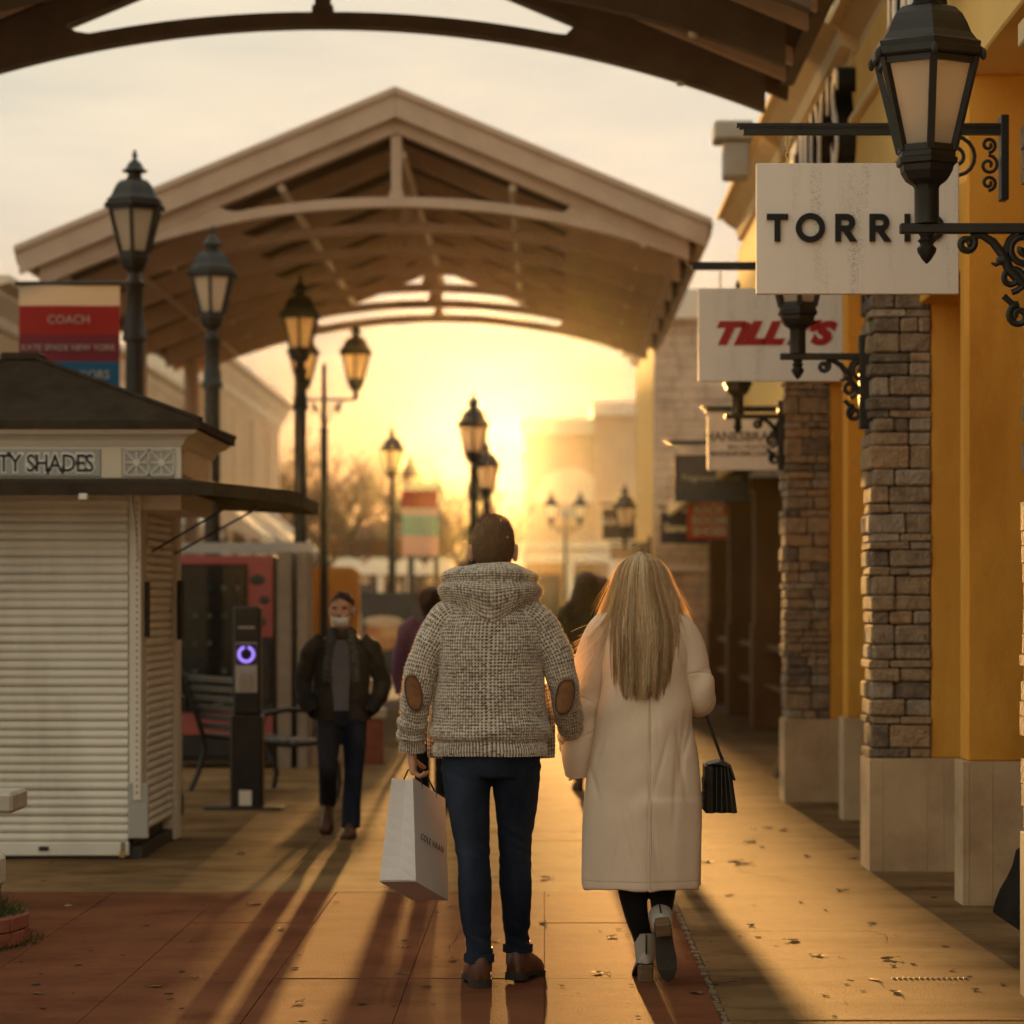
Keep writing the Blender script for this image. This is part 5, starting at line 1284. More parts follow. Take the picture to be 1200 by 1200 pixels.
# ---------------------------------------------------------------- the shopping bag
hx,hy,hz_ = mX-.295, mY+.06, .845
Wv = Vector((.115,.281,-.10)); Dv = Vector((-.142,.056,-.006)); Hv = Vector((.012,.13,.387))
Bp = Vector((px(488,11.05),11.0,pz(1033,11.0)))
BAG = thing('shopping_bag', "white paper shopping bag held in the man's left hand", 'bag', tuple(Bp))
def bagpt(a,b,c): 
    pin = 1-.42*c   # gusset narrows towards the top
    return Wv*a + Dv*(.5+(b-.5)*pin) + Hv*c
bv = []; N_=8
for (a,b) in ((0,0),(0,.5),(0,1),(1,1),(1,.5),(1,0)):
    for i in range(N_+1):
        p = bagpt(a,b,i/N_)
        if b==.5: p = p + Wv*(.10*(i/N_)**.8*(1 if a==0 else -1)) 
        bv.append(tuple(p))
bf = []
for s_ in range(6):
    for i in range(N_):
        a=s_*(N_+1)+i; b=((s_+1)%6)*(N_+1)+i; bf.append((a,b,b+1,a+1))
bf.append((0,(N_+1)*2,(N_+1)*3,(N_+1)*5))
b_ = MB().add(bv,bf).build('paper','paper',BAG)
so = b_.modifiers.new('s','SOLIDIFY'); so.thickness=.0015
# folded triangle on the gusset and the flap line
tri = MB(); e_=-(Wv.normalized())*.003
for q in ((0,.02,.16),):
    p0,p1,p2 = bagpt(0,0,.01),bagpt(0,1,.01),bagpt(0,.5,.155)+Wv*.02
    tri.add([p0+e_,p1+e_,p2+e_*2,p0+e_*2.2,p1+e_*2.2,p2+e_*3.2],[(0,1,2),(5,4,3),(0,3,4,1),(1,4,5,2),(2,5,3,0)])
tri.build('bottom_fold','paper',BAG)
nW = Wv.normalized(); nH = Hv.normalized(); nN = nW.cross(nH).normalized()
Mt = Matrix((( nW.x,nH.x,nN.x,0),(nW.y,nH.y,nN.y,0),(nW.z,nH.z,nN.z,0),(0,0,0,1)))
tp_ = Wv*.5+Hv*.46+Dv*.12*.0+nN*.006 + Dv*.5*(1-(1-.42*.46))
text('lettering','COLE HAAN',.036,'grey_letter',BAG,Matrix.Translation(tp_)@Mt,extrude=.0006,spacing=1.15)
hl = MB()
hand = Vector((mX-.292, mY+.055, .845))-Bp
for b in (.02,.98):
    q0 = bagpt(.28,b,.99); q1 = bagpt(.72,b,.99)
    hl.tube([q0-Hv*.08,q0,q0*.55+hand*.45+Vector((0,0,.02)),hand,q1*.55+hand*.45+Vector((0,0,.02)),q1,q1-Hv*.08],.0035,6)
hl.build('cord_handle','cord',BAG,smooth=True)

# ---------------------------------------------------------------- the woman in the cream coat
wX,wY = (752-638)*11.3/F, 11.3
WOM = thing('person', 'woman seen from behind with long blond hair in a long cream coat', 'person', (wX,wY,0))
bm = MB()
head_mesh(bm,(0.0,.03,1.535),.93); neck(bm,(0,0,1.32),(.0,.012,1.5),.05)
body_trunk(bm,[(.75,0,0,.15,.11),(.85,0,0,.165,.115),(1.0,0,0,.13,.095),(1.2,0,0,.14,.09),(1.33,0,0,.12,.07),(1.4,0,0,.055,.05)])
limb(bm,[(-.15,.01,1.3,.04),(-.205,.02,1.18,.034),(-.24,.03,1.0,.03),(-.25,.05,.9,.026),(-.242,.09,.86,.024)]); limb(bm,[(.15,.01,1.3,.04),(.205,.015,1.19,.034),(.226,.02,1.11,.032),(.20,.12,1.08,.028),(.16,.2,1.1,.024)])
arm_hand(bm,(-.24,.11,.85),(.0,.9,-.25),-1,(-.9,-.2,0),.92,(1.2,1.2,1.2,1.2),.5,.04)
arm_hand(bm,(.15,.21,1.1),(-.6,.7,.1),1,(-.3,-.3,-1),.92,(.8,.9,1,1),.4)
limb(bm,[(-.08,.0,.8,.07),(-.052,.02,.45,.04),(-.0,.0,.12,.024)]); limb(bm,[(.08,.0,.8,.07),(.092,.05,.45,.04),(.076,-.07,.29,.024)])
remesh(bm,'body','skin',WOM,.006,3)
lg = MB()
limb(lg,[(-.07,.0,.75,.085),(-.05,.02,.48,.06),(-.037,.0,.36,.058,.06),(-.02,-.01,.25,.046,.048),(.002,-.002,.17,.038,.039),(.01,.0,.12,.034,.035)],28,18)
limb(lg,[(.08,.02,.75,.085),(.095,.06,.48,.06),(.085,.02,.38,.056,.058),(.078,-.04,.31,.046,.048),(.073,-.09,.25,.036,.038)],28,18)
lgo = remesh(lg,'leggings','black_cloth',WOM,.006,3)
# coat
RC,SCg = 260,320
ck=[(.362,.0,.0,.232,.172),(.37,.0,.0,.236,.176),(.5,.002,0,.235,.172),(.66,.005,0,.23,.165),(.82,.008,0,.219,.156),(.93,.01,0,.202,.148),(1.05,.012,0,.184,.135),(1.16,.012,0,.175,.128),(1.26,.012,0,.178,.125),(1.33,.01,0,.175,.112),(1.385,.008,0,.15,.095),(1.43,.008,0,.105,.08),(1.47,.008,.005,.075,.072)]
V = loft_z(ck,RC,SCg,2.2)
z_ = V[:,:,2]; a_ = (np.arange(SCg)/SCg*2*PI)[None,:].repeat(RC,0)
hem = np.clip((1.0-z_)/.64,0,1)
fold = .006*hem*np.sin(a_*6+.6+1.3*hem)+.003*hem*np.sin(a_*11+2)
V += normals(V)*fold[:,:,None]
V = folds(V,.007,(3.5,3.5,3.5),3.1); V = folds(V,.003,(8,8,5),1.7)
# drag lines at waist and at the vent
xx = V[:,:,0]
V += normals(V)*(.007*np.sin((z_*30+np.abs(xx-.02)*28))*np.exp(-((z_-.72)/.07)**2)*np.exp(-((xx-.02)/.09)**2))[:,:,None]
V += normals(V)*(.006*np.sin((z_*22-xx*20))*np.exp(-((z_-1.02)/.1)**2))[:,:,None]
for kk in range(16):
    x0_ = rng.uniform(-.2,.2); z0_ = rng.uniform(.5,1.25); le = rng.uniform(.06,.16); sl = rng.uniform(-.35,.35); am = rng.uniform(.003,.007)
    V -= normals(V)*(am*np.exp(-((xx-x0_-sl*(z_-z0_))/.011)**2-((z_-z0_)/le)**2))[:,:,None]
# centre back seam and lapped vent below it
da = (a_-.07+PI)%(2*PI)-PI; xa = da*.2
V += normals(V)*(-.0045*np.exp(-(xa/.0035)**2)*(z_<1.4))[:,:,None]
vent = np.clip((.72-z_)/.02,0,1); V += normals(V)*(.008*vent*(xa>.001)*np.exp(-np.clip(xa,0,9)/.16))[:,:,None]
V += normals(V)*(.0012*np.exp(-((z_-.395)/.003)**2)*-1)[:,:,None]
COAT = grid_obj('coat',V,'wool',WOM); fuzz(COAT, V, 'fuzz_wool', 5000, .0032, .0003, 41)
nV = normals(V)
def seam(col, r0, r1, mt='wool_seam', r=.0011, root=None, W=None, N=None):
    W = V if W is None else W; N = nV if N is None else N
    MB().tube([tuple(W[i,col]+N[i,col]*.0005) for i in range(r0,r1,2)], r, 5, cap=False).build('seam', mt, root or COAT, smooth=True)
jc = int(round(.07/(2*PI)*SCg)); seam(jc, 2, 246); seam(jc+1, 2, 84, 'sole', .0006)
zr_ = V[:,0,2]; ih = int(np.argmin(np.abs(zr_-.395)))
MB().tube([tuple(V[ih,j]+nV[ih,j]*.0004) for j in list(range(0,SCg,2))+[0]], .0008, 5, cap=False).build('hem_stitch','wool_seam',COAT,smooth=True)
cs_ = COAT.modifiers.new('s','SOLIDIFY'); cs_.thickness=.005
def csleeve(keys, seed, cuff=True, drag=0):
    V = loft_path(keys,150,120); s=np.linspace(0,1,150)[:,None]
    V = folds(V,.005,(6,6,5),seed)
    if drag: V += normals(V)*(.004*np.sin(s*34+np.sin(np.arange(120)/120*2*PI)[None,:]*2.2)*np.exp(-((s-drag)/.13)**2))[:,:,None]
    ph_ = np.arange(120)/120*2*PI
    for kk,(c0,am,sl) in enumerate(((drag-.1,.006,1.3),(drag-.02,.009,-1.6),(drag+.05,.010,1.2),(drag+.12,.006,-1.3))):
        dd = (s-c0-.045*sl*np.sin(ph_+kk*1.9)[None,:])/.010
        V -= normals(V)*(am*.6*np.exp(-dd**2)*(np.clip(np.sin(ph_+kk*2.3),0,1)**1.5)[None,:])[:,:,None]
    aa = (np.arange(120)/120*2*PI)[None,:].repeat(150,0); dd=((aa-PI*.94+PI)%(2*PI)-PI)*.06
    V += normals(V)*(-.003*np.exp(-(dd/.003)**2))[:,:,None]
    o = grid_obj('coat_sleeve',V,'wool',COAT); fuzz(o, V, 'fuzz_wool', 2200, .0032, .0003, 42); q=o.modifiers.new('s','SOLIDIFY'); q.thickness=.004; nS = normals(V); seam(int(120*.47), 12, 146, 'wool_seam', .001, o, V, nS)
    return o
csleeve([(-.085,0,1.4,.05,.066),(-.14,.005,1.365,.06,.068),(-.178,.01,1.29,.064,.064),(-.205,.015,1.2,.065,.060),(-.228,.02,1.08,.066,.057),(-.246,.025,.96,.064,.055),(-.251,.03,.88,.056,.06),(-.246,.055,.800,.046,.05)],2.2,True,.62)
csleeve([(.085,0,1.4,.05,.066),(.14,.005,1.365,.06,.068),(.18,.01,1.29,.064,.064),(.206,.01,1.2,.06,.06),(.230,.005,1.125,.055,.056),(.234,.03,1.085,.054,.056),(.208,.11,1.08,.05,.052),(.175,.19,1.095,.05,.05)],8.2,True,.55)
# long straight hair
hk=[(1.115,.005,.128,.172),(1.2,.008,.143,.174),(1.3,.010,.152,.168),(1.38,.008,.152,.152),(1.46,.004,.134,.130),(1.54,.0,.108,.118),(1.60,.0,.092,.106),(1.64,.0,.064,.078),(1.661,.0,.033,.042),(1.669,.0,.008,.01)]
hs=np.array(hk)
def henv(z):
    q = cr_interp(hk,[min(max(z,1.06),1.669)])[0]; return q
inner = loft_z([(z,cx,.028,w_*.93,d*.93) for z,cx,w_,d in hk[:-1]]+[(1.664,0,.02,.012,.012)],60,48)
ci = np.ones((60,48,3))*np.array((.68,.51,.32))
# the face side stays open: push the front half back towards the ears
fr_ = inner[:,:,1]; inner[:,:,1] = np.where(fr_>.05,.05,fr_)
HAIR = grid_obj('hair',inner,'hair_blond',WOM,ci)
rr = random.Random(21); sv=[];sf=[];scol=[]
tabz = np.linspace(1.05,1.669,120); tab = cr_interp(hk,np.clip(tabz,1.08,1.669))
def env(z): 
    t=(z-1.05)/(1.669-1.05)*119; i=int(min(max(t,0),118)); f=min(max(t-i,0),1); return tab[i]*(1-f)+tab[i+1]*f
def strand(pts, r, col):
    b=len(sv); n=len(pts)
    for i,p in enumerate(pts):
        q = r*(1-.6*(i/(n-1))**3)
        for k in range(3): a=2*PI*k/3; sv.append((p[0]+q*math.cos(a),p[1]+q*math.sin(a),p[2])); scol.append(col)
    for i in range(n-1):
        for k in range(3): sf.append((b+i*3+k,b+i*3+(k+1)%3,b+i*3+3+(k+1)%3,b+i*3+3+k))
pal=[(.96,.77,.50),(.72,.54,.33),(1.0,.88,.64),(.40,.27,.15),(.90,.70,.44),(.55,.39,.22)]
clumps=[(rr.uniform(-1.75,1.75),rr.choice(pal),rr.uniform(-.012,.012),rr.uniform(0,6)) for _ in range(120)]
for k in range(5200):
    cl=clumps[rr.randrange(len(clumps))]; ph=cl[0]+rr.gauss(0,.035); lay=rr.uniform(.93,1.05); zend=1.125+.022*math.sin(cl[3])+rr.uniform(-.02,.035)+.02*abs(ph)**2*.5
    if rr.random()<.06: zend+=rr.uniform(.05,.2)
    c=np.array(cl[1])*rr.uniform(.8,1.2); pts=[]; n=20; w0=rr.uniform(0,6)
    for i in range(n):
        t=i/(n-1); z=1.668-(1.668-zend)*(t**1.25*.7+t*.3)
        e=env(z); wave=.005*math.sin(t*7+cl[3])*t+.002*math.sin(t*15+w0)*t
        pp=ph*(1-.03*t)
        x=e[0]+e[1]*math.sin(pp)*lay+wave+cl[2]*t; y=.028-e[2]*math.cos(pp)*lay*(1 if abs(pp)<1.57 else .6)+wave*.4
        pts.append((x,y,z))
    strand(pts, rr.uniform(.0009,.0017), tuple(c))
# windblown locks over her left shoulder and right side
for k in range(300):
    side = -1 if k<220 else 1; z0=rr.uniform(1.42,1.52); e=env(z0); a=rr.uniform(1.3,1.9); n=14; L_=rr.uniform(.8,1.05)
    tx = (-.232+rr.gauss(0,.03)) if side<0 else .17+rr.gauss(0,.012)
    tz = (1.24+rr.gauss(0,.05)) if side<0 else 1.29+rr.gauss(0,.05)
    x0=e[0]+side*e[1]*.96; pts=[]; ph=rr.uniform(0,6)
    y0=-.03+rr.uniform(-.05,.06)
    for i in range(n):
        t=i/(n-1)*L_; x=x0+(tx-x0)*t**1.5; z=z0+(tz-z0)*(t**.85)
        # stay above the shoulder of the coat
        pts.append((x+.006*math.sin(t*7+ph), y0+.02*t+.008*math.cos(t*6+ph), z+.006*math.sin(t*5+ph)+(.02*t*(1-t) if side<0 else 0)))
    strand(pts, rr.uniform(.0009,.0016), tuple(np.array(rr.choice(pal[:3]))*1.1))
for k in range(900):   # fly-aways
    ph=rr.choice((-1,1))*rr.uniform(1.15,1.95) if k>160 else rr.uniform(-1.7,1.7); z0=rr.uniform(1.45,1.655); n=10; pts=[]; dx=rr.gauss(0,.02); 
    for i in range(n):
        t=i/(n-1); z=z0-t*rr.uniform(.2,.22); e=env(z); lay=1.02+.09*t*abs(math.sin(k))+.03*abs(math.sin(k*3)); pts.append((e[0]+e[1]*math.sin(ph)*lay+dx*t, .028-e[2]*math.cos(ph)*lay, z))
    strand(pts,.0007,(.9,.72,.46))
me = bpy.data.meshes.new('strands'); me.from_pydata(sv,[],sf); me.polygons.foreach_set('use_smooth',[True]*len(me.polygons))
ca=me.color_attributes.new('Col','FLOAT_COLOR','POINT'); cc=np.ones((len(sv),4)); cc[:,:3]=np.array(scol); ca.data.foreach_set('color',cc.ravel())
so_=link('strands',me,'hair_blond',HAIR); so_['kind']='stuff'
# ankle boots
def heeled(T, Mx, name='ankle_boot'):
    ys=np.array([-.062,-.055,-.04,-.005,.04,.085,.125,.16,.178]); zb=np.array([.075,.075,.075,.07,.052,.03,.014,.010,.012])
    wd=np.array([.008,.022,.030,.032,.033,.038,.036,.022,.005]); ht=np.array([.035,.05,.058,.062,.06,.048,.036,.026,.012])
    V=np.zeros((9,16,3))
    for i in range(9):
        for j in range(16):
            a=2*PI*j/16; s=math.sin(a); V[i,j]=(wd[i]*math.cos(a), ys[i], zb[i]+(ht[i]*s if s>0 else .002*s))
    b=MB(); b.T=Mx; b.grid(V); b.f.append(tuple(range(16))[::-1]); b.f.append(tuple(range(128,144)))
    b.lathe([(.032,.072),(.038,.09),(.041,.12),(.044,.16),(.047,.188),(.043,.19),(.040,.15)],18,c=(0,-.018,0))
    o=b.build(name,'boot_grey',T,smooth=True)
    h=MB(); h.T=Mx; h.prism([(-.028,-.064),(.028,-.064),(.03,-.01),(-.03,-.01)],.0,.07,'z'); 
    k=len(h.v)-8
    for i in range(k,k+4):
        pass
    ho=h.build('heel','heel_brown',o,bevel=.005)
    s_=MB(); s_.T=Mx; pl=[]; vs_=[]; 
    for sg in (-.001,-.012):
        for i in range(9): vs_ += [(-wd[i]*1.05,ys[i],zb[i]+sg),(wd[i]*1.05,ys[i],zb[i]+sg)]
    fs=[(i*2,i*2+1,i*2+3,i*2+2) for i in range(8)]+[(18+i*2,18+i*2+2,18+i*2+3,18+i*2+1) for i in range(8)]+[(i*2,i*2+2,18+i*2+2,18+i*2) for i in range(8)]+[(i*2+1,18+i*2+1,18+i*2+3,i*2+3) for i in range(8)]
    s_.add(vs_,fs); s_.build('sole','sole',o)
    z=MB(); z.T=Mx; z.box(-.003,.003,-.0655,-.058,.11,.187); z.build('zip','sole',o)
    return o
heeled(WOM, Matrix.Translation((.012,.015,-.005))@Matrix.Rotation(math.radians(4),4,'Z'))
heeled(WOM, Matrix.Translation((.073,-.105,.235))@Matrix.Rotation(math.radians(-6),4,'Y')@Matrix.Rotation(math.radians(-72),4,'X')@Matrix.Translation((0,.0,-.16)))
# handbag on its chain
hbX,hbY,hbZ = px(842,11.42), 11.42, pz(951,11.42)
HB = thing('handbag', "black quilted handbag with chain strap hanging at the woman's right", 'bag', (hbX,hbY,hbZ))
V=[]; 
for z,wx_,dy in ((0,.068,.1),(.06,.060,.1),(.13,.050,.098),(.185,.040,.095)):
    pts=[]; n=9
    for i in range(n): pts.append((-.06+.05*(i/(n-1)), -dy-.004*math.sin(i*1.5)))   # back half seen edge-on
    # accordion gusset facing the camera
    g_=[(-.058,-dy),(-.03,-dy-.012),(-.012,-dy+.022),(.006*1,-dy-.008),(wx_*.45,-dy+.02),(wx_*.72,-dy-.006),(wx_,-dy+.004)]
    ring=g_+[(wx_,dy),(wx_*.5,dy+.01),(0,dy-.01),(-.058,dy)]
    V.append([(x,y,z) for x,y in ring])
b=MB(); b.grid(np.array(V)); k=len(V[0]); b.f.append(tuple(range(k))); b.f.append(tuple(range(3*k,4*k)))
b.build('body','bag_leather',HB,bevel=.003)
fl=MB()
fl.add([(x,y,z) for y in (-.103,.103) for x,z in ((-.05,.19),(.0,.202),(.042,.19),(.062,.13),(.054,.125),(.036,.175),(0,.188))],[(6,5,4,3,2,1,0),(7,8,9,10,11,12,13)]+[(i,(i+1)%7,7+(i+1)%7,7+i) for i in range(7)])
fl.build('flap','bag_leather',HB,bevel=.003)
ql=MB()
for i in range(4):
    for s in (-1,1):
        ql.tube([(-.061,-.09+.05*i,.01),(-.061,-.09+.05*i+s*.05,.07)],.003,5); ql.tube([(-.059,-.09+.05*i,.07),(-.059,-.09+.05*i+s*.05,.13)],.003,5)
ql.build('quilting','bag_leather',HB)
ch=MB(); p0=Vector((.015,-.02,.2)); p1=Vector((px(824,11.42)-hbX,-.03,pz(838,11.42)-hbZ+.03)); n=26
for i in range(n):
    c=p0.lerp(p1,(i+.5)/n); d=(p1-p0).normalized(); s=d.cross(Vector((0,1,0))).normalized() if i%2 else Vector((0,1,0)); s=(s*.8+d.cross(s)*.6).normalized()
    ch.tube([c+d*.0085*math.cos(t)+s*.0065*math.sin(t) for t in [2*PI*k/10 for k in range(11)]],.0022,5,cap=False)
ch.tube([p0,p1],.0025,5)
ch.build('chain_strap','dark_metal',HB,smooth=True)
MB().tube([(.015,-.03,.195),(.015,.01,.21)],.008,8).build('ring','steel',HB)

# ---------------------------------------------------------------- the walker coming towards the camera
def placed_person(label, x, y, rz, build):
    T = thing('person', label, 'person', (x,y,0), rz); build(T); return T
def walker(T):
    # local: facing +Y; the thing is turned half round
    bm=MB(); R=Matrix.Rotation(math.radians(-8),3,'Z')
    head_mesh(bm,(.0,.02,1.435),.97,R); neck(bm,(0,0,1.24),(0,.012,1.38),.048)
    body_trunk(bm,[(.72,0,0,.14,.1),(.85,0,0,.15,.1),(1.0,0,0,.13,.09),(1.15,0,0,.15,.1),(1.24,0,0,.13,.08),(1.3,0,0,.06,.055)])
    limb(bm,[(-.08,.0,.76,.07),(-.075,.03,.42,.048),(-.06,.08,.08,.034)]); limb(bm,[(.08,.0,.76,.07),(.09,.02,.43,.045),(.11,-.25,.22,.03)])
    arm_hand(bm,(-.14,.06,.80),(.5,.1,-1),1,(.5,-1,0),.8,(.3,.3,.3,.3)); arm_hand(bm,(.14,.06,.80),(-.5,.1,-1),-1,(-.5,-1,0),.8,(.3,.3,.3,.3))
    limb(bm,[(-.17,0,1.2,.04),(-.24,-.03,.98,.036),(-.145,.06,.81,.026)]); limb(bm,[(.17,0,1.2,.04),(.24,-.03,.98,.036),(.145,.06,.81,.026)])
    remesh(bm,'body','skin',T,.006,2)
    hb=MB(); hc=Vector((0,.02,1.435))
    V=np.zeros((16,30,3))
    for i in range(16):
        for j in range(30):
            a=2*PI*j/30; bk=.5+.5*math.cos(a); th=(1.13+1.2*bk**.8)*i/15*.9
            p=R@Vector((.081*math.sin(th)*math.sin(a),-.012-.103*math.sin(th)*math.cos(a)*(.97),.02+.104*math.cos(th))); V[i,j]=hc+p*.97
    hh=grid_obj('hair',folds(V,.004,(30,30,30),2),'hair_brown',T)
    MB().ell(tuple(hc+R@Vector((0,-.115,-.02))),(.045,.04,.05),12,8).build('hair_bun','hair_brown',hh,smooth=True)
    for sx in (-1,1): MB().ell(tuple(hc+R@(Vector((sx*.033,.083,.012))*.97)),(.013,.008,.006),10,6).build('eye','eye',T,smooth=True)
    mk=MB(); V=np.zeros((7,15,3))
    for i in range(7):
        for j in range(15):
            q=i/6; t=j/14*2-1; a=t*1.12*(1-.25*q); q=i/6; z=-.05-.07*q-.012*math.cos(t*1.5)+.012; r=.092-.012*(q-.35)**2*8; V[i,j]=hc+R@(Vector((.072*math.sin(a), .012+r*math.cos(a)*.98+.012*math.exp(-(t/.4)**2)*(1-abs(q-.4)), z))*.97)
    mk.grid(V,False); m2=mk.build('face_mask','mask_white',T,smooth='all',fix=False); q=m2.modifiers.new('s','SOLIDIFY'); q.thickness=.003
    jk=loft_z([(.74,0,.0,.19,.13),(.85,0,0,.185,.125),(1.0,0,0,.17,.118),(1.12,0,0,.18,.118),(1.2,0,0,.17,.1),(1.26,0,0,.11,.08),(1.31,0,0,.075,.07)],60,72,2.2)
    jk=folds(jk,.016,(8,8,8),3)
    # open front showing the shirt: dip a channel into the front
    a=(np.arange(72)/72*2*PI)[None,:].repeat(60,0); fr=np.abs(a-PI); 
    wdt=np.clip(.30-.25*(1.0-jk[:,:,2]),.12,.34); jk[:,:,1]-= .05*np.clip(1-(fr/wdt)**6,0,1)
    J=grid_obj('jacket',jk,'dark_jacket',T)
    sh=loft_z([(.80,0,.0,.145,.115),(1.0,0,.0,.14,.112),(1.12,0,.0,.14,.113),(1.22,0,0,.12,.09),(1.29,0,.01,.06,.065)],30,40); grid_obj('shirt',folds(sh,.006,(9,9,5),1),'grey_shirt',T)
    for sx in (-1,1):
        V=loft_path([(sx*.12,0,1.24,.06,.07),(sx*.19,0,1.18,.064,.07),(sx*.225,-.02,1.06,.06,.065),(sx*.252,-.03,.97,.058,.06),(sx*.23,.03,.88,.055,.056),(sx*.165,.085,.79,.05,.05)],50,30)
        grid_obj('sleeve',folds(V,.014,(11,11,14),sx*3),'dark_jacket',J)
        V=loft_path([(sx*.04,.05,1.31,.03,.03),(sx*.07,.09,1.22,.028,.022),(sx*.085,.112,1.1,.028,.02),(sx*.09,.118,.98,.03,.018)],40,20)
        grid_obj('scarf',folds(V,.01,(14,14,14),sx*5),'scarf',T,cap=True)
    V=np.zeros((40,24,3))
    for i in range(40):
        a=2*PI*i/40
        for j in range(24):
            b=2*PI*j/24; r=.074+.02*math.cos(b); V[i,j]=(r*math.sin(a),-r*math.cos(a)*.95+.01,1.29+.03*math.sin(b)-.02*math.cos(a)*-1*.6)
    V=np.concatenate([V,V[:1]],0); grid_obj('collar',folds(V,.008,(14,14,14),4),'dark_jacket',J)
    tr=MB(); body_trunk(tr,[(.70,0,0,.13,.1),(.80,0,0,.15,.11),(.9,0,0,.14,.1)])
    limb(tr,[(-.075,0,.8,.085),(-.08,.02,.6,.075),(-.075,.03,.42,.062),(-.065,.055,.25,.06),(-.06,.08,.06,.062)],24,18)
    limb(tr,[(.075,0,.8,.085),(.085,.02,.6,.074),(.09,.02,.43,.06),(.10,-.12,.30,.057),(.11,-.27,.20,.058)],24,18)
    remesh(tr,'trousers','denim',T,.009,3)
    shoe(T,'shoe',(-.06,.1,0),math.radians(-4),0,.25,.044,.075,'boot_leather','sole',.02,.1,.036)
    shoe(T,'shoe',(.112,-.26,.12),0,math.radians(-42),.25,.044,.075,'boot_leather','sole',.02,.1,.036)
placed_person('masked person in dark open jacket walking towards the camera past the bench', px(401,18.4), 18.4, PI, walker)

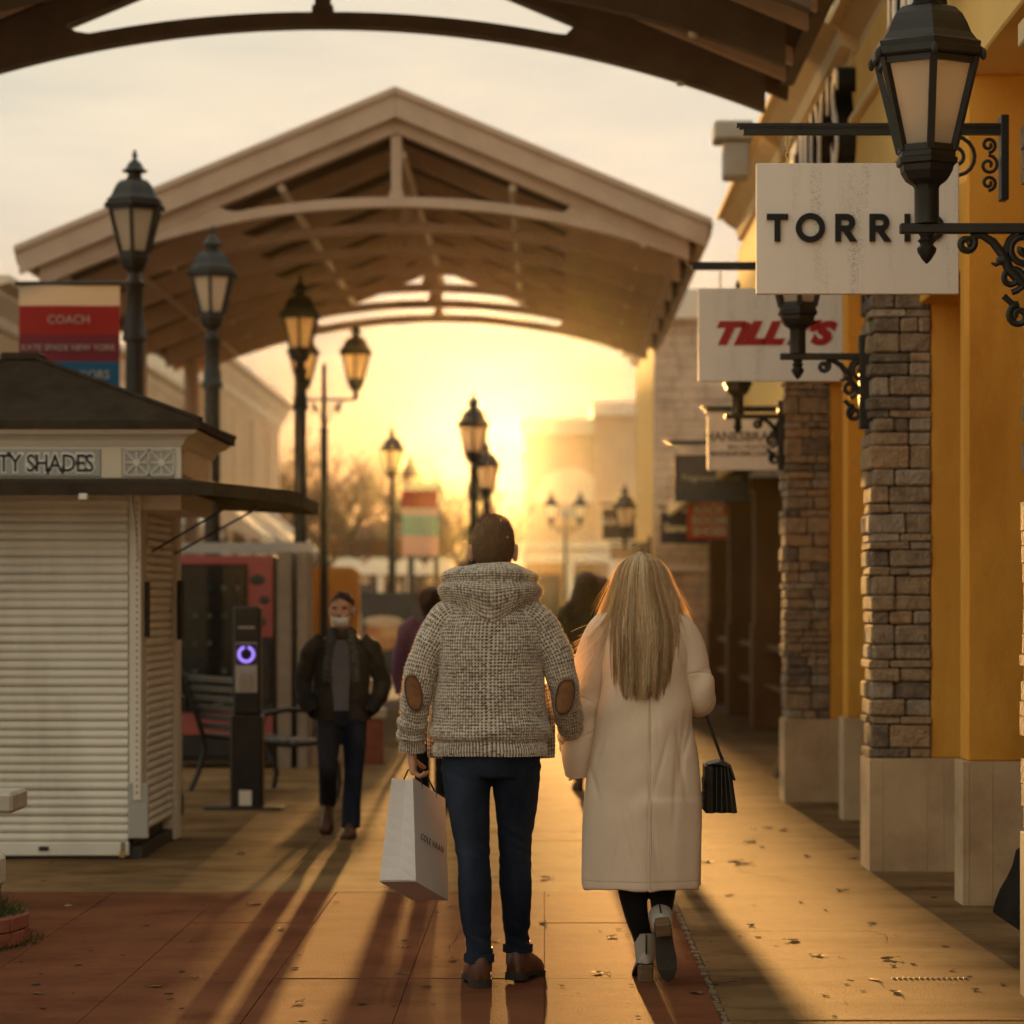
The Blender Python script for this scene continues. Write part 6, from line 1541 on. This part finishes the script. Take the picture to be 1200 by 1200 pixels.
def back_person(coat, hairm, longhair, h=1.62, trousers='black_cloth', bun=False):
    def f(T):
        s=h/1.65; bm=MB()
        head_mesh(bm,(0,.02,1.54*s),.96*s); neck(bm,(0,0,1.33*s),(0,.01,1.48*s),.05*s)
        body_trunk(bm,[(.75*s,0,0,.14,.1),(.9*s,0,0,.15,.1),(1.1*s,0,0,.13,.09),(1.3*s,0,0,.14,.09),(1.38*s,0,0,.06,.06)])
        limb(bm,[(-.08,0,.8*s,.075),(-.07,.04,.45*s,.05),(-.06,.06,.09,.035)]); limb(bm,[(.08,0,.8*s,.075),(.08,-.02,.45*s,.05),(.07,-.08,.1,.035)])
        for sx in (-1,1):
            limb(bm,[(sx*.16,0,1.32*s,.045),(sx*.22,-.01,1.08*s,.038),(sx*.22,.05,.86*s,.026)]); arm_hand(bm,(sx*.22,.05,.85*s),(0,.15,-1),-sx,(-sx,0,0),.9,(.5,.5,.5,.5))
        remesh(bm,'body','skin',T,.008,2)
        V=loft_z([(.62*s,0,0,.175,.14),(.8*s,0,0,.175,.135),(1.0*s,0,0,.16,.12),(1.15*s,0,0,.175,.12),(1.3*s,0,0,.18,.11),(1.37*s,0,0,.14,.09),(1.43*s,0,0,.075,.07)],50,60,2.2)
        J=grid_obj('coat',folds(V,.014,(7,7,7),h),coat,T)
        for sx in (-1,1):
            V=loft_path([(sx*.1,0,1.39*s,.06,.075),(sx*.17,0,1.33*s,.066,.075),(sx*.21,0,1.2*s,.062,.07),(sx*.235,-.01,1.08*s,.058,.06),(sx*.235,.03,.95*s,.052,.054),(sx*.225,.05,.86*s,.046,.046)],40,26)
            grid_obj('sleeve',folds(V,.012,(10,10,12),sx*h),coat,J)
        tr=MB(); limb(tr,[(-.08,0,.85*s,.095),(-.075,.04,.45*s,.065),(-.062,.06,.08,.05)]); limb(tr,[(.08,0,.85*s,.095),(.08,-.02,.45*s,.065),(.07,-.08,.09,.05)]); remesh(tr,'trousers',trousers,T,.01,2)
        shoe(T,'shoe',(-.062,.06,0),.1,0,.25,.045,.08,'boot_leather','sole',.02,.1,.036); shoe(T,'shoe',(.07,-.08,.03),-.1,math.radians(-18),.25,.045,.08,'boot_leather','sole',.02,.1,.036)
        if longhair: ks=[(1.2*s,0,.02,.15,.1),(1.32*s,0,.02,.155,.11),(1.45*s,0,.02,.125,.11),(1.55*s,0,.015,.1,.115),(1.62*s,0,.01,.075,.09),(1.652*s,0,.01,.03,.04)]
        else: ks=[(1.45*s,0,-.01,.055,.07),(1.5*s,0,-.005,.078,.09),(1.56*s,0,0,.086,.1),(1.62*s,0,.005,.07,.085),(1.65*s,0,.01,.025,.03)]
        V=loft_z(ks,30,36); V[:,:,1]=np.where(V[:,:,1]>.06,.06,V[:,:,1]); V=folds(V,.008,(40,40,6),h)
        H=grid_obj('hair',V,hairm,T,cap=True)
        b=MB(); rr=random.Random(int(h*1000))
        for k in range(420):
            ph=rr.uniform(-1.9,1.9); z0=rr.uniform(.82,1)*1.65*s; n=7; pts=[]
            for i in range(n):
                t=i/(n-1); z=z0-t*(.38 if longhair else .07)*s; zz=max(min(z,ks[-1][0]),ks[0][0]); e=cr_interp(ks,[zz])[0]; l=1.02+.18*t*rr.random(); pts.append((e[0]+e[2]*math.sin(ph)*l,e[1]-e[3]*math.cos(ph)*l,z))
            b.tube(pts,.0016,3,cap=False)
        o=b.build('strands',hairm,H,fix=False); o['kind']='stuff'
    return f
placed_person('woman with long brown hair in a black coat walking away between the couple', px(688,23), 23.0, 0, back_person('black_cloth','hair_brown',True,1.73))
placed_person('dark haired person mostly hidden behind the brown haired woman', px(706,24.1), 24.1, 0, back_person('dark_jacket','hair_brown',False,1.70))
placed_person("person in a purple coat mostly hidden behind the man's left side", px(506,21), 21.0, 0, back_person('purple_coat','hair_brown',False,1.60))
# ================================================================ AIR
hz = MB().box(-90,90,-12,205,-1.02,17).build('haze', None)
hm = bpy.data.materials.new('haze'); hm.use_nodes = True; ht = hm.node_tree; ht.nodes.clear()
ho = ht.nodes.new('ShaderNodeOutputMaterial'); pv = ht.nodes.new('ShaderNodeVolumePrincipled')
pv.inputs['Color'].default_value = (.95,.86,.72,1); pv.inputs['Density'].default_value = .000013; pv.inputs['Anisotropy'].default_value = .965
ht.links.new(pv.outputs[0], ho.inputs['Volume']); hz.data.materials.append(hm); hz['kind'] = 'stuff'
